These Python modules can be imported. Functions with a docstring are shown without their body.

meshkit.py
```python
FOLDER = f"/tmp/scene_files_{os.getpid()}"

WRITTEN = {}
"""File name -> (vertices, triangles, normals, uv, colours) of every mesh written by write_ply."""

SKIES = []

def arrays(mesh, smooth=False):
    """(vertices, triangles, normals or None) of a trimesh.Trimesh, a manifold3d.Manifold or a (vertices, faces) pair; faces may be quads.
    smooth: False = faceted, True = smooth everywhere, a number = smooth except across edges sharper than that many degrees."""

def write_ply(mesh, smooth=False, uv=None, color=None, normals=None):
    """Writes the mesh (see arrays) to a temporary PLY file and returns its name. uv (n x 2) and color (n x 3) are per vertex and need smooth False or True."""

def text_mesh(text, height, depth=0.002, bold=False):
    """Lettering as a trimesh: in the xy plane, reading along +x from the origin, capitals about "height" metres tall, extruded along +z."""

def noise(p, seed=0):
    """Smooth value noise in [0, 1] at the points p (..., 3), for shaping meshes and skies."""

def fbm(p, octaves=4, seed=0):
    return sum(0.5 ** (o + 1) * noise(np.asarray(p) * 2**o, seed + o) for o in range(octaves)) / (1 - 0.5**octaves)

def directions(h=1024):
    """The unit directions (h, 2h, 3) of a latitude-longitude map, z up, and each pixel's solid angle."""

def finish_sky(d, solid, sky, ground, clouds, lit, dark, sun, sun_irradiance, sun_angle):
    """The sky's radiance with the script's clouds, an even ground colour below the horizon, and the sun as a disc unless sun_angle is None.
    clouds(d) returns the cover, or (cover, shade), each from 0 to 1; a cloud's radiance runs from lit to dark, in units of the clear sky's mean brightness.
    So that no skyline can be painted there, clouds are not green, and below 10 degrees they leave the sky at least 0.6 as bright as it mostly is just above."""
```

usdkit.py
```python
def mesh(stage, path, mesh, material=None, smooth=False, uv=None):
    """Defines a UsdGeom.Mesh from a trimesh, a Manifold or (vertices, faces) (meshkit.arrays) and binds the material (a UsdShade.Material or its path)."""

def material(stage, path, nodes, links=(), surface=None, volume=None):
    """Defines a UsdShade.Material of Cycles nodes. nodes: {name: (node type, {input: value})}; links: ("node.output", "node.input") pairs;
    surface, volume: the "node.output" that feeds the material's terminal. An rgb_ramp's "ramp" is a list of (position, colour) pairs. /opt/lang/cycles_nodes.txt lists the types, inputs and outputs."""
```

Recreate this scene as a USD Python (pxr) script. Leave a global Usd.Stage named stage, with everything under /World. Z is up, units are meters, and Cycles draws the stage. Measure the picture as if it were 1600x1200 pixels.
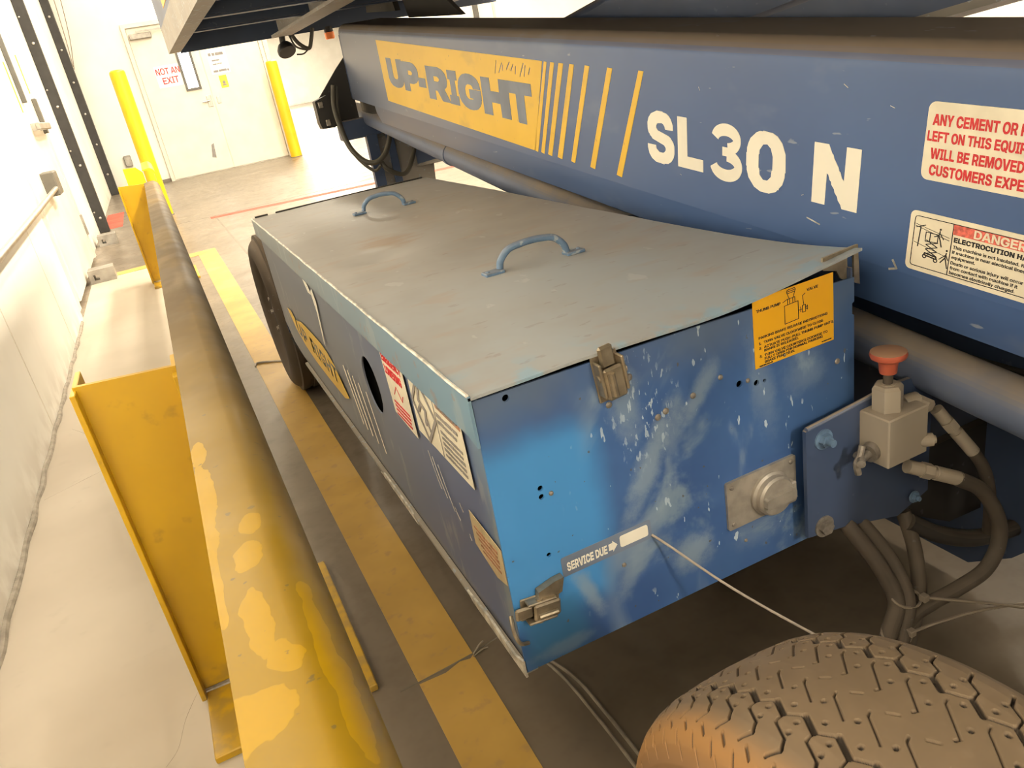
import math, random, glob, shapely
import numpy as np, trimesh, usdkit, meshkit, manifold3d as m3
from pxr import Usd, UsdGeom, UsdLux, UsdShade, Gf, Sdf
from shapely.geometry import Polygon, MultiPolygon, LineString, Point, box as sbox
from shapely import affinity, union_all
from PIL import Image, ImageDraw, ImageFont

random.seed(5); rng = np.random.default_rng(7)
stage = Usd.Stage.CreateInMemory()
UsdGeom.SetStageUpAxis(stage, UsdGeom.Tokens.z); UsdGeom.SetStageMetersPerUnit(stage, 1.0)
UsdGeom.Xform.Define(stage, '/World'); UsdGeom.Scope.Define(stage, '/World/Looks')

# ---------------------------------------------------------------- camera, lights, exposure
EXPOSURE = 1.42
CAM_AT = (0.0, 0.0, 0.93)
RIGHT, DOWN, FWD = (0.890966, -0.420498, -0.171193), (-0.310943, -0.291535, -0.904600), (0.330474, 0.859200, -0.390489)
cam = UsdGeom.Camera.Define(stage, '/World/Camera')
_m = Gf.Matrix4d(1.0)
for _i, _r in enumerate((RIGHT, tuple(-c for c in DOWN), tuple(-c for c in FWD), CAM_AT)):
    _m.SetRow(_i, Gf.Vec4d(*_r, 1.0 if _i == 3 else 0.0))
cam.AddTransformOp().Set(_m)
cam.CreateHorizontalApertureAttr(36.0); cam.CreateVerticalApertureAttr(27.0)
cam.CreateFocalLengthAttr(36.0 * 1209.35 / 1600.0)
cam.CreateClippingRangeAttr(Gf.Vec2f(0.02, 500)); cam.CreateExposureAttr(EXPOSURE)

WARM = (1.0, 0.90, 0.72)
def lamp(x, y, w, l, power, z=5.2, color=WARM):
    n = len([p for p in stage.GetPrimAtPath('/World/Lights').GetChildren()]) if stage.GetPrimAtPath('/World/Lights') else 0
    UsdGeom.Scope.Define(stage, '/World/Lights')
    L = UsdLux.RectLight.Define(stage, f'/World/Lights/ceiling_lamp_{n:03d}')
    L.AddTranslateOp().Set(Gf.Vec3d(x, y, z))
    L.CreateWidthAttr(w); L.CreateHeightAttr(l); L.CreateIntensityAttr(power); L.CreateColorAttr(Gf.Vec3f(*color))
    return L
CEIL = 5.5
# strip lamps in rows along the aisle, over the bay to the right, and in the hall beyond
for y, p in ((-8.0, 100), (1.6, 15), (4.6, 16), (8.6, 16), (12.0, 19)): lamp(1.75, y, 0.45, 2.4, p)
for y, p in ((-2.6, 60), (1.4, 95), (4.8, 34)): lamp(3.05, y, 0.5, 2.4, p)
for y, p in ((-4.5, 26), (1.5, 14), (6.5, 16), (11.5, 15)): lamp(6.0, y, 0.6, 2.6, p)
for y in (19.0, 27.0, 36.0, 46.0, 55.0): lamp(4.0, y, 0.6, 3.0, 62); lamp(10.0, y, 0.6, 3.0, 62)

# ---------------------------------------------------------------- node graphs
class P:
    def __init__(s, t): s.t = t
class N:
    def __init__(s, n): s._n = n
    def __getattr__(s, k): return P(s._n + '.' + k)
class G:
    def __init__(s): s.nodes, s.links, s.k = {}, [], 0
    def __call__(s, kind, **kw):
        s.k += 1; n = f'n{s.k}'; ins = {}
        for a, v in kw.items():
            if isinstance(v, P): s.links.append((v.t, f'{n}.{a}'))
            else: ins[a] = v
        s.nodes[n] = (kind, ins); return N(n)
    def pos(s): return s('geometry').position
    def noise(s, scale, detail=3, vec=None, rough=0.5, stretch=None, dist=0.0):
        v = vec or s.pos()
        if stretch: v = s('mapping', vector=v, scale=stretch).vector
        return s('noise_texture', vector=v, scale=scale, detail=detail, roughness=rough, distortion=dist).fac
    def ramp(s, fac, a, b, lo=0.0, hi=1.0):
        return s('map_range', range_type='smoothstep', value=fac, from_min=a, from_max=b, to_min=lo, to_max=hi, clamp=True).result
    def mix(s, fac, a, b, kind='mix'):
        return s('mix', mix_type=kind, fac=fac, color1=a, color2=b).color
    def mul(s, a, b): return s('math', math_type='multiply', value1=a, value2=b).value
    def add(s, a, b): return s('math', math_type='add', value1=a, value2=b).value
    def sub(s, a, b): return s('math', math_type='subtract', value1=a, value2=b).value
    def mx(s, a, b): return s('math', math_type='maximum', value1=a, value2=b).value
    def mn(s, a, b): return s('math', math_type='minimum', value1=a, value2=b).value
    def xyz(s): return s('separate_xyz', vector=s.pos())
    def up(s): return s('separate_xyz', vector=s('geometry').true_normal).z
    def bump(s, h, strength=0.3, distance=0.002): return s('bump', height=h, strength=strength, distance=distance).normal
    def out(s, name, **kw):
        b = s('principled_bsdf', **kw)
        return usdkit.material(stage, '/World/Looks/' + name, s.nodes, s.links, surface=b._n + '.BSDF')
    # soft box mask round a centre, in metres, with a noisy edge
    def patch(s, xyz, spec, edge, wob=None):
        m = None
        for axis, lo, hi in spec:
            c = getattr(xyz, axis)
            if wob: c = s.add(c, wob)
            a = s.mul(s.ramp(c, lo - edge, lo + edge), s.ramp(c, hi - edge, hi + edge, 1.0, 0.0))
            m = a if m is None else s.mul(m, a)
        return m

def plain(name, col, rough=0.5, metal=0.0, var=0.12, scale=14, bump=0.0, **kw):
    g = G(); f = g.noise(scale, 4)
    c = g.mix(g.ramp(f, .3, .7), tuple(x * (1 - var) for x in col), tuple(min(1, x * (1 + var)) for x in col))
    if bump: kw['normal'] = g.bump(g.noise(scale * 8, 2), bump, .001)
    return g.out(name, base_color=c, roughness=rough, metallic=metal, **kw)

DUST = (0.30, 0.235, 0.17)
def painted(name, col, dust_top=0.85, dust_side=0.12, rough=0.42, worn=0.1, dust=DUST, scale=5):
    """Old paint: blotchy, dust lying on what faces up, a film of it elsewhere, and some chips."""
    g = G(); f = g.noise(scale, 5); f2 = g.noise(scale * 5, 4)
    c = g.mix(g.ramp(f, .3, .7), tuple(x * .86 for x in col), tuple(x * 1.16 for x in col))
    d = g.ramp(g.up(), .25, .9, dust_side, dust_top)
    d = g.mul(d, g.ramp(g.add(g.mul(f, .6), g.mul(f2, .4)), .2, .62, .45, 1.0))
    c = g.mix(d, c, dust)
    ch = g.ramp(g.noise(55, 2), .70 - worn * .1, .74 - worn * .1)
    c = g.mix(g.mul(ch, worn), c, (.30, .34, .38))
    r = g.ramp(d, 0, .8, rough, .85)
    return g.out(name, base_color=c, roughness=r)

M = {}
# walls, floor
g = G(); f = g.noise(1.3, 5); sm = g.ramp(g.noise(3.0, 6, stretch=(1, 1, .35)), .60, .78)
low = g.ramp(g.xyz().z, .0, .16, 1.0, 0.0)
c = g.mix(g.ramp(f, .35, .65), (.74, .71, .645), (.80, .775, .71))
c = g.mix(g.mul(sm, .16), c, (.48, .43, .36)); c = g.mix(g.mul(g.mul(low, g.ramp(g.noise(9, 5), .35, .6)), .45), c, (.42, .36, .29))
M['wall'] = g.out('white_painted_wall', base_color=c, roughness=.62, normal=g.bump(g.noise(60, 2), .12, .001))
g = G(); f = g.noise(.9, 6, rough=.6); f2 = g.noise(7, 6, rough=.65); f3 = g.noise(38, 3)
c = g.mix(g.ramp(f, .32, .68), (.135, .107, .078), (.188, .152, .114))
c = g.mix(g.mul(g.ramp(f2, .52, .72), .38), c, (.085, .066, .05)); c = g.mix(g.mul(g.ramp(f3, .66, .75), .35), c, (.16, .13, .10))
c = g.mix(g.mul(g.ramp(g.noise(2.2, 4, stretch=(.35, 1, 1)), .56, .7), .25), c, (.24, .197, .15))
M['floor'] = g.out('sealed_concrete', base_color=c, roughness=g.ramp(f2, .3, .7, .26, .42), specular_ior_level=.42, normal=g.bump(f3, .06, .001))
g = G(); f = g.noise(1.7, 5); f2 = g.noise(16, 5)
c = g.mix(g.ramp(f, .3, .7), (.40, .345, .275), (.475, .42, .345)); c = g.mix(g.mul(g.ramp(f2, .6, .76), .35), c, (.36, .31, .25))
M['pale_floor'] = g.out('pale_painted_concrete', base_color=c, roughness=.55, normal=g.bump(f2, .1, .002))
M['ceiling'] = plain('ceiling_white', (.72, .70, .66), .7)
g = G(); f = g.noise(6, 6); f2 = g.noise(34, 4)
c = g.mix(g.ramp(f, .3, .7), (.43, .262, .055), (.53, .33, .075)); c = g.mix(g.mul(g.ramp(f2, .56, .72), .5), c, (.33, .21, .10))
c = g.mix(g.mul(g.ramp(g.noise(3, 4), .55, .7), .3), c, (.42, .30, .15))
M['tape'] = g.out('yellow_floor_tape', base_color=c, roughness=.5)
M['red_line'] = plain('worn_red_floor_paint', (.50, .10, .07), .8, var=.2, scale=6, specular_ior_level=.15)
M['crack'] = plain('crack_dark', (.17, .145, .115), .7)
M['caulk'] = plain('crack_grey', (.27, .235, .19), .6, var=.25, scale=30)
M['door'] = plain('door_cream_paint', (.70, .655, .56), .45, var=.05, scale=4)
M['frame'] = plain('frame_cream_paint', (.66, .61, .52), .45, var=.05)
M['steel'] = plain('brushed_steel', (.42, .40, .37), .38, .9)
M['dull_steel'] = plain('dull_grey_steel', (.33, .31, .28), .5, .6, var=.2)
M['dark_frame'] = plain('dark_grey_frame', (.10, .095, .085), .5)
M['dark_box'] = plain('dark_olive_box', (.11, .10, .082), .5)
M['black'] = plain('black_painted_steel', (.022, .020, .019), .5, var=.2)
M['paper'] = plain('white_paper', (.78, .76, .72), .6, var=.03)
M['lit_pane'] = plain('daylit_window', (.8, .8, .8), .2, emission_color=(1, .99, .95), emission_strength=1.2)
M['print_red'] = plain('red_print', (.58, .022, .03), .5, var=.05)
M['print_black'] = plain('black_print', (.02, .02, .022), .5, var=.05)
M['print_grey'] = plain('grey_print', (.25, .23, .22), .6)
M['sticker_yellow'] = plain('yellow_sticker', (.78, .52, .04), .5)
M['bright_yellow'] = plain('bollard_yellow', (.82, .45, .005), .42, var=.06, scale=5)
g = G()
fr = g('fresnel', IOR=1.5); t = g('transparent_bsdf', color=(.95, .95, .93)); gl = g('glossy_bsdf', color=(1, 1, 1), roughness=.02)
mc = g('mix_closure', fac=fr.fac, closure1=t.BSDF, closure2=gl.BSDF)
M['pane'] = usdkit.material(stage, '/World/Looks/window_glass', g.nodes, g.links, surface=mc._n + '.closure')
RAIL_PATCHES = ((-.018, .655, .010, .022), (-.029, .60, .013, .022), (-.032, .515, .010, .050), (-.020, .455, .012, .018), (-.050, .415, .030, .030), (-.052, .755, .010, .095), (-.050, .86, .008, .05), (-.056, .60, .005, .10), (.005, .46, .006, .09), (.008, .40, .008, .05), (-.04, .30, .05, .03), (.0, .22, .02, .05))
# guard rail yellow paint: vivid on the posts; the rail is faded and dusty with glossier touched-up patches
g = G(); f = g.noise(4, 5); c = g.mix(g.ramp(f, .3, .7), (.45, .262, .004), (.53, .318, .007))
c = g.mix(g.mul(g.ramp(g.noise(26, 4), .60, .74), .5), c, (.25, .15, .02))
low = g.ramp(g.xyz().z, .0, .10, 1.0, 0.0); c = g.mix(g.mul(low, g.ramp(g.noise(30, 4), .4, .6, .1, .65)), c, (.24, .16, .05))
M['yellow'] = g.out('yellow_steel_paint', base_color=c, roughness=.33)
g = G(); xyz = g.xyz()
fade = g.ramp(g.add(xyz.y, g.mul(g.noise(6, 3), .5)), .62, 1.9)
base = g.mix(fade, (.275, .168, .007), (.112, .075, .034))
base = g.mix(g.mul(g.ramp(g.noise(4, 4, stretch=(2, .7, 1)), .48, .62), .35), base, (.24, .155, .03))
blot = None; wob = g.mul(g.sub(g.noise(24, 3), .5), 1.9)
for bx_, by_, rx, ry in RAIL_PATCHES:
    dx, dy = g.mul(g.sub(xyz.x, bx_), 1 / rx), g.mul(g.sub(xyz.y, by_), 1 / ry)
    e_ = g.add(g('math', math_type='sqrt', value1=g.add(g.mul(dx, dx), g.mul(dy, dy))).value, wob); e_ = g.ramp(e_, .95, 1.0, 1.0, 0.0)
    blot = e_ if blot is None else g.mx(blot, e_)
base = g.mix(blot, base, (.37, .222, .004))
base = g.mix(g.mul(g.ramp(g.noise(70, 3), .68, .72), .7), base, (.13, .10, .05))
base = g.mix(g.mul(g.ramp(g.noise(8, 5, stretch=(1, .3, 1)), .58, .75), .25), base, (.40, .33, .22))
M['rail'] = g.out('faded_yellow_rail_paint', base_color=base, specular_ior_level=.32, roughness=g.add(g.ramp(g.noise(9, 3), .3, .7, .26, .38), g.mul(fade, .27)), normal=g.bump(g.add(g.noise(16, 2), g.mul(blot, .4)), .05, .003))

# machine paints
BLUE = (.050, .125, .300)
g = G(); xyz = g.xyz(); f = g.noise(3, 5); f2 = g.noise(11, 5, stretch=(1, .5, 1))
c = g.mix(g.ramp(f, .3, .7), (.044, .102, .270), (.055, .122, .305))
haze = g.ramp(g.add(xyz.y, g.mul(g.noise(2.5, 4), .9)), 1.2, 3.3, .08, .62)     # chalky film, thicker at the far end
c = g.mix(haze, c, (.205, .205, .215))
top = g.ramp(g.up(), .1, .75, 0, .94); c = g.mix(top, c, (.20, .152, .105))
sc = g.ramp(g.noise(30, 3, stretch=(1, .5, 2.2)), .70, .73); c = g.mix(g.mul(sc, .45), c, (.42, .46, .50))
c = g.mix(g.mul(g.ramp(f2, .57, .72), .22), c, (.22, .27, .36))
M['arm'] = g.out('chalky_blue_arm_paint', base_color=c, roughness=g.ramp(top, 0, 1, .38, .85))
M['navy'] = painted('dark_blue_machine_paint', (.020, .052, .132), .75, .10)
M['deck'] = painted('deck_dark_blue_paint', (.020, .040, .085), .6, .05, rough=.5)
M['under'] = painted('black_undercarriage', (.012, .012, .013), .25, .05, rough=.6)
M['dusty_tube'] = painted('dusty_blue_tube_paint', (.04, .095, .22), .97, .34, dust=(.25, .205, .16))
M['grey_beam'] = painted('worn_grey_deck_beam', (.20, .188, .175), .6, .30, rough=.5, worn=.8, dust=(.36, .31, .25))
# equipment box lid: dust film, brown traffic marks, paint showing blue towards the front edge
g = G(); xyz = g.xyz(); f = g.noise(3.2, 6, rough=.6); f2 = g.noise(18, 5, stretch=(.6, 1.4, 1)); f3 = g.noise(60, 3, stretch=(.5, 1, 1))
c = g.mix(g.ramp(f, .3, .7), (.285, .270, .255), (.345, .333, .322))
bl = g.mul(g.ramp(g.add(xyz.y, g.mul(g.noise(5, 4), .6)), .95, 1.75, 1.0, 0.0), g.ramp(f, .35, .62, .35, .9))
c = g.mix(bl, c, (.305, .345, .385))
c = g.mix(g.mul(g.ramp(f2, .55, .70), .30), c, (.34, .245, .17))
edge = g.mul(g.ramp(g.add(xyz.y, g.mul(g.noise(9, 4), .12)), .72, .84, 1.0, 0.0), g.ramp(g.noise(22, 5), .5, .62))
c = g.mix(g.mul(edge, .75), c, (.20, .36, .50)); c = g.mix(g.mul(g.ramp(f3, .66, .72), .28), c, (.20, .15, .11))
c = g.mix(g.mul(g.ramp(g.noise(26, 4, stretch=(1, .5, 1)), .66, .70), .35), c, (.46, .47, .47))
for cx, cy, rx, ry, k, col in ((.385, 1.55, .07, .10, .55, (.30, .205, .13)), (.345, 1.50, .045, .03, .6, (.40, .41, .42)), (.50, 1.70, .09, .12, .25, (.30, .22, .15)), (.62, 1.05, .10, .08, .2, (.30, .22, .15))):
    dx, dy = g.mul(g.sub(xyz.x, cx), 1 / rx), g.mul(g.sub(xyz.y, cy), 1 / ry)
    e_ = g.add(g('math', math_type='sqrt', value1=g.add(g.mul(dx, dx), g.mul(dy, dy))).value, g.mul(g.sub(g.noise(24, 5, stretch=(.6, 1.4, 1), rough=.7), .5), 2.2))
    c = g.mix(g.mul(g.ramp(e_, .2, 1.1, 1.0, 0.0), k), c, col)
M['lid'] = g.out('dusty_lid_paint', base_color=c, roughness=.55, normal=g.bump(g.noise(7, 3), .08, .004))
# lid skirt and outer side: grey-blue, scratched
g = G(); xyz = g.xyz(); f = g.noise(4, 5, stretch=(1, .6, 1.5)); f2 = g.noise(20, 4, stretch=(1, 1, .35))
c = g.mix(g.ramp(g.add(xyz.y, g.mul(f, .7)), .85, 2.1), (.145, .255, .36), (.215, .245, .26))
c = g.mix(g.mul(g.ramp(f2, .55, .68), .4), c, (.33, .36, .36)); c = g.mix(g.mul(g.ramp(g.noise(35, 4), .62, .68), .5), c, (.27, .18, .12))
M['skirt'] = g.out('scratched_skirt_paint', base_color=c, roughness=.45)
M['bare_edge'] = plain('bare_scratched_edge', (.52, .50, .46), .5, .2, var=.35, scale=60)
g = G(); xyz = g.xyz(); f = g.noise(5, 5, stretch=(1, .5, 1)); f2 = g.noise(24, 4, stretch=(1, .8, .3))
c = g.mix(g.ramp(g.add(xyz.y, g.mul(f, .5)), .95, 1.75), (.088, .125, .255), (.160, .180, .220))
front = g.ramp(g.add(xyz.y, g.mul(g.noise(9, 4), .10)), .74, .82, 1.0, 0.0); c = g.mix(g.mul(front, .8), c, (.165, .245, .335))
c = g.mix(g.mul(g.ramp(f2, .60, .68), .45), c, (.29, .31, .33)); c = g.mix(g.mul(g.ramp(g.xyz().z, .25, .275, 1, 0), .7), c, (.19, .19, .17))
M['side'] = g.out('scuffed_side_paint', base_color=c, roughness=.42)
# box front: deep blue, a patch of fresher azure on the left, pale wipes and splashed chips
g = G(); xyz = g.xyz(); f = g.noise(6, 5); w = g.mul(g.sub(g.noise(9, 4), .5), .05)
c = g.mix(g.ramp(f, .3, .7), (.036, .090, .265), (.050, .122, .310))
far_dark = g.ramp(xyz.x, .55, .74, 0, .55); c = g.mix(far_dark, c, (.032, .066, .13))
wp = g.ramp(g.noise(7.5, 5, stretch=(1, 1, 1), rough=.62, dist=.5), .55, .70)
grad = g.ramp(xyz.x, .30, .40); c = g.mix(g.mul(g.mul(wp, grad), .75), c, (.205, .29, .375))
topw = g.mul(g.ramp(g.add(xyz.z, g.mul(w, 1.6)), .535, .60), g.ramp(g.noise(8, 4), .3, .6, .35, 1.0)); c = g.mix(g.mul(topw, .55), c, (.125, .155, .19))
az = g.patch(xyz, (('x', .150, .352), ('z', .315, .545)), .022, w); c = g.mix(az, c, (.058, .245, .575))
az2 = g.mul(g.patch(xyz, (('x', .215, .30), ('z', .25, .33)), .02, w), .7); c = g.mix(az2, c, (.035, .16, .32))
smr = g.ramp(g.noise(4.2, 5, stretch=(1.4, 1, .8), dist=.8), .58, .66); c = g.mix(g.mul(g.mul(smr, g.ramp(xyz.x, .32, .37)), .6), c, (.25, .33, .41))
tex = g.mul(g.sub(g.noise(28, 5, rough=.7), .5), 1.5)
for cx, cz, rx, rz, rot, k in ((.395, .545, .026, .062, .1, .55), (.415, .455, .022, .085, -.55, .7), (.492, .520, .016, .055, -.7, .6), (.455, .49, .02, .05, -.3, .45), (.470, .312, .035, .032, .3, .75), (.315, .322, .05, .014, -1.2, .7), (.380, .325, .020, .05, -.6, .5), (.275, .262, .05, .012, 0, .35), (.590, .505, .022, .09, .15, .35), (.655, .50, .04, .035, 0, .3), (.57, .30, .05, .03, .2, .3)):
    ca, sa = math.cos(rot), math.sin(rot); dx, dz = g.sub(xyz.x, cx), g.sub(xyz.z, cz)
    a_ = g.add(g.mul(dx, ca / rx), g.mul(dz, sa / rx)); b_ = g.add(g.mul(dx, -sa / rz), g.mul(dz, ca / rz))
    e_ = g.add(g('math', math_type='sqrt', value1=g.add(g.mul(a_, a_), g.mul(b_, b_))).value, tex)
    c = g.mix(g.mul(g.ramp(e_, .25, 1.15, 1.0, 0.0), k), c, (.235, .315, .40))
dx, dz = g.mul(g.sub(xyz.x, .418), 1 / .055), g.mul(g.sub(xyz.z, .535), 1 / .085)
e_ = g.add(g('math', math_type='sqrt', value1=g.add(g.mul(dx, dx), g.mul(dz, dz))).value, g.mul(g.sub(g.noise(20, 3), .5), 1.4))
fine = g.mul(g.ramp(g.noise(130, 3, stretch=(1.6, 1, .5)), .60, .64), g.ramp(e_, .3, 1.1, 1.0, 0.0)); c = g.mix(g.mul(fine, .8), c, (.46, .56, .65))
chips = g.ramp(g.noise(75, 2, stretch=(1.5, 1, .55)), .69, .72)
zone = g.ramp(g.noise(6.5, 2), .34, .52); chips = g.mul(g.mul(chips, zone), g.ramp(xyz.x, .29, .38))
c = g.mix(g.mul(chips, .85), c, (.50, .60, .68))
c = g.mix(g.mul(g.ramp(g.noise(90, 2), .72, .74), .8), c, (.10, .085, .07))
M['front'] = g.out('box_front_paint', base_color=c, roughness=.46, normal=g.bump(g.noise(20, 3), .06, .002))
M['void'] = plain('box_interior_black', (.006, .006, .006), .9)
M['latch'] = plain('dirty_zinc_latch', (.33, .275, .20), .42, .75, var=.25, scale=40)
M['plate_metal'] = plain('outlet_cover_metal', (.40, .365, .32), .45, .5, var=.12, scale=60)
M['bolt'] = plain('grubby_bolt_steel', (.28, .25, .22), .5, .6, var=.25, scale=80)
M['bolt_blue'] = plain('blue_painted_bolt', (.13, .21, .33), .45, .1, var=.2, scale=60)
M['handle'] = painted('chipped_blue_handle_paint', (.075, .165, .30), .45, .15, worn=.9, scale=40)
M['valve'] = painted('dusty_valve_metal', (.36, .32, .27), .85, .45, rough=.6, dust=(.30, .245, .185))
M['hose'] = painted('dusty_black_hose', (.035, .03, .026), .75, .42, rough=.75, dust=(.16, .125, .095))
M['black_hose'] = painted('black_hose_rubber', (.02, .019, .016), .55, .2, rough=.55, dust=(.2, .17, .12))
M['knob'] = painted('faded_red_knob', (.42, .085, .045), .97, .1, dust=(.29, .175, .105))
M['wire'] = plain('pale_grey_wire', (.36, .31, .26), .5)
M['tie'] = plain('grey_plastic_tie', (.25, .205, .16), .55)
M['decal_yellow'] = None
g = G(); f = g.noise(7, 5); c = g.mix(g.ramp(f, .3, .7), (.72, .45, .042), (.77, .49, .05))
c = g.mix(g.mul(g.ramp(g.noise(14, 5, stretch=(1, .6, 1)), .55, .72), .38), c, (.42, .29, .09)); c = g.mix(g.mul(g.ramp(g.noise(60, 3), .68, .73), .5), c, (.22, .18, .12))
M['decal_yellow'] = g.out('yellow_decal_vinyl', base_color=c, roughness=.42)
g = G(); c = g.mix(g.ramp(g.noise(40, 3, stretch=(1, .6, 1)), .69, .72), (.80, .765, .67), (.20, .22, .24)); c = g.mix(g.mul(g.ramp(g.noise(12, 4), .5, .7), .2), c, (.52, .48, .40))
M['decal_white'] = g.out('white_decal_vinyl', base_color=c, roughness=.42)
M['lettering_blue'] = plain('lettering_blue_grey', (.150, .185, .26), .42, var=.18, scale=10)
M['label_cream'] = plain('aged_label_cream', (.74, .685, .55), .4, var=.06, scale=30)
M['label_orange'] = plain('brake_label_yellow', (.72, .37, .012), .4, var=.05)
M['label_red'] = plain('danger_band_red', (.62, .13, .10), .5, var=.35, scale=220)
M['label_brown'] = plain('faded_warning_band', (.36, .17, .10), .5, var=.2, scale=80)
M['label_aged'] = plain('browned_label', (.50, .40, .25), .4, var=.2, scale=30)
M['orange'] = plain('orange_beacon_lens', (.90, .20, .01), .25)
M['stripe_orange'] = plain('orange_reflector', (.75, .34, .05), .45)
# tyre: dusty rubber, rust-orange dust on the outer wall
g = G(); xyz = g.xyz(); f = g.noise(9, 5); f2 = g.noise(45, 4)
c = g.mix(g.ramp(f, .3, .7), (.124, .087, .052), (.158, .111, .068)); c = g.mix(g.mul(g.ramp(f2, .55, .7), .3), c, (.17, .125, .085))
wall_d = g.ramp(g.add(xyz.x, g.mul(g.sub(f, .5), .016)), .214, .240, 1.0, 0.0); c = g.mix(g.mul(wall_d, .85), c, (.36, .185, .06))
c = g.mix(g.mul(g.ramp(xyz.x, .205, .216, 1, 0), .6), c, (.22, .13, .075))
c = g.mix(g.ramp(g('attribute', attribute='groove').fac, .25, .8), c, (.045, .033, .024))
M['tyre'] = g.out('dusty_tyre_rubber', base_color=c, roughness=.72)
M['dark_tyre'] = painted('dark_tyre_rubber', (.035, .026, .018), .5, .25, rough=.7, dust=(.14, .10, .065))

# ---------------------------------------------------------------- mesh helpers
cat = trimesh.util.concatenate
def cbox(lo, hi, c=0.0):
    lo, hi = np.array(lo, float), np.array(hi, float)
    if c <= 0:
        b = trimesh.creation.box(hi - lo); b.apply_translation((lo + hi) / 2); return b
    c = min(c, *(0.45 * (hi - lo))); pts = []
    for i in range(8):
        k = np.array([(i >> a) & 1 for a in range(3)]); p = np.where(k, hi, lo); s = np.where(k, -1, 1)
        for a in range(3):
            q = p + s * c; q[a] = p[a]; pts.append(q)
    return trimesh.convex.convex_hull(np.array(pts))
def basis(d):
    d = np.asarray(d, float); d /= np.linalg.norm(d)
    a = np.cross(d, (0, 0, 1.0) if abs(d[2]) < .95 else (1.0, 0, 0)); a /= np.linalg.norm(a)
    return a, np.cross(d, a), d
def frame(o, ex, ey, ez):
    T = np.eye(4); T[:3, 0], T[:3, 1], T[:3, 2], T[:3, 3] = ex, ey, ez, o; return T
def cyl(p0, p1, r, n=24, r1=None):
    p0, p1 = np.array(p0, float), np.array(p1, float); a, b, d = basis(p1 - p0); r1 = r if r1 is None else r1
    t = np.arange(n) * 2 * np.pi / n; ring = np.cos(t)[:, None] * a + np.sin(t)[:, None] * b
    v = np.vstack([p0 + r * ring, p1 + r1 * ring, p0, p1]); f = []
    for i in range(n):
        j = (i + 1) % n; f += [[i, j, n + j], [i, n + j, n + i], [2 * n, j, i], [2 * n + 1, n + i, n + j]]
    m = trimesh.Trimesh(v, f, process=False); m.fix_normals(); return m
def lathe(o, d, prof, n=40):
    """prof: (radius, distance along d) pairs."""
    a, b, d = basis(d); t = np.arange(n) * 2 * np.pi / n; ring = np.cos(t)[:, None] * a + np.sin(t)[:, None] * b
    v = np.vstack([np.array(o) + h * d + max(r, 1e-5) * ring for r, h in prof]); f = []
    for k in range(len(prof) - 1):
        for i in range(n):
            j = (i + 1) % n; A, B, C, D = k * n + i, k * n + j, (k + 1) * n + j, (k + 1) * n + i
            f += [[A, B, C], [A, C, D]]
    return trimesh.Trimesh(v, f, process=False)
def spline(pts, k=10):
    p = np.array(pts, float); p = np.vstack([2 * p[0] - p[1], p, 2 * p[-1] - p[-2]]); out = []
    for i in range(1, len(p) - 2):
        for t in np.linspace(0, 1, k, endpoint=False):
            a, b, c, d = p[i - 1:i + 3]
            out.append(.5 * (2 * b + (c - a) * t + (2 * a - 5 * b + 4 * c - d) * t ** 2 + (3 * b - a - 3 * c + d) * t ** 3))
    out.append(p[-2]); return np.array(out)
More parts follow.
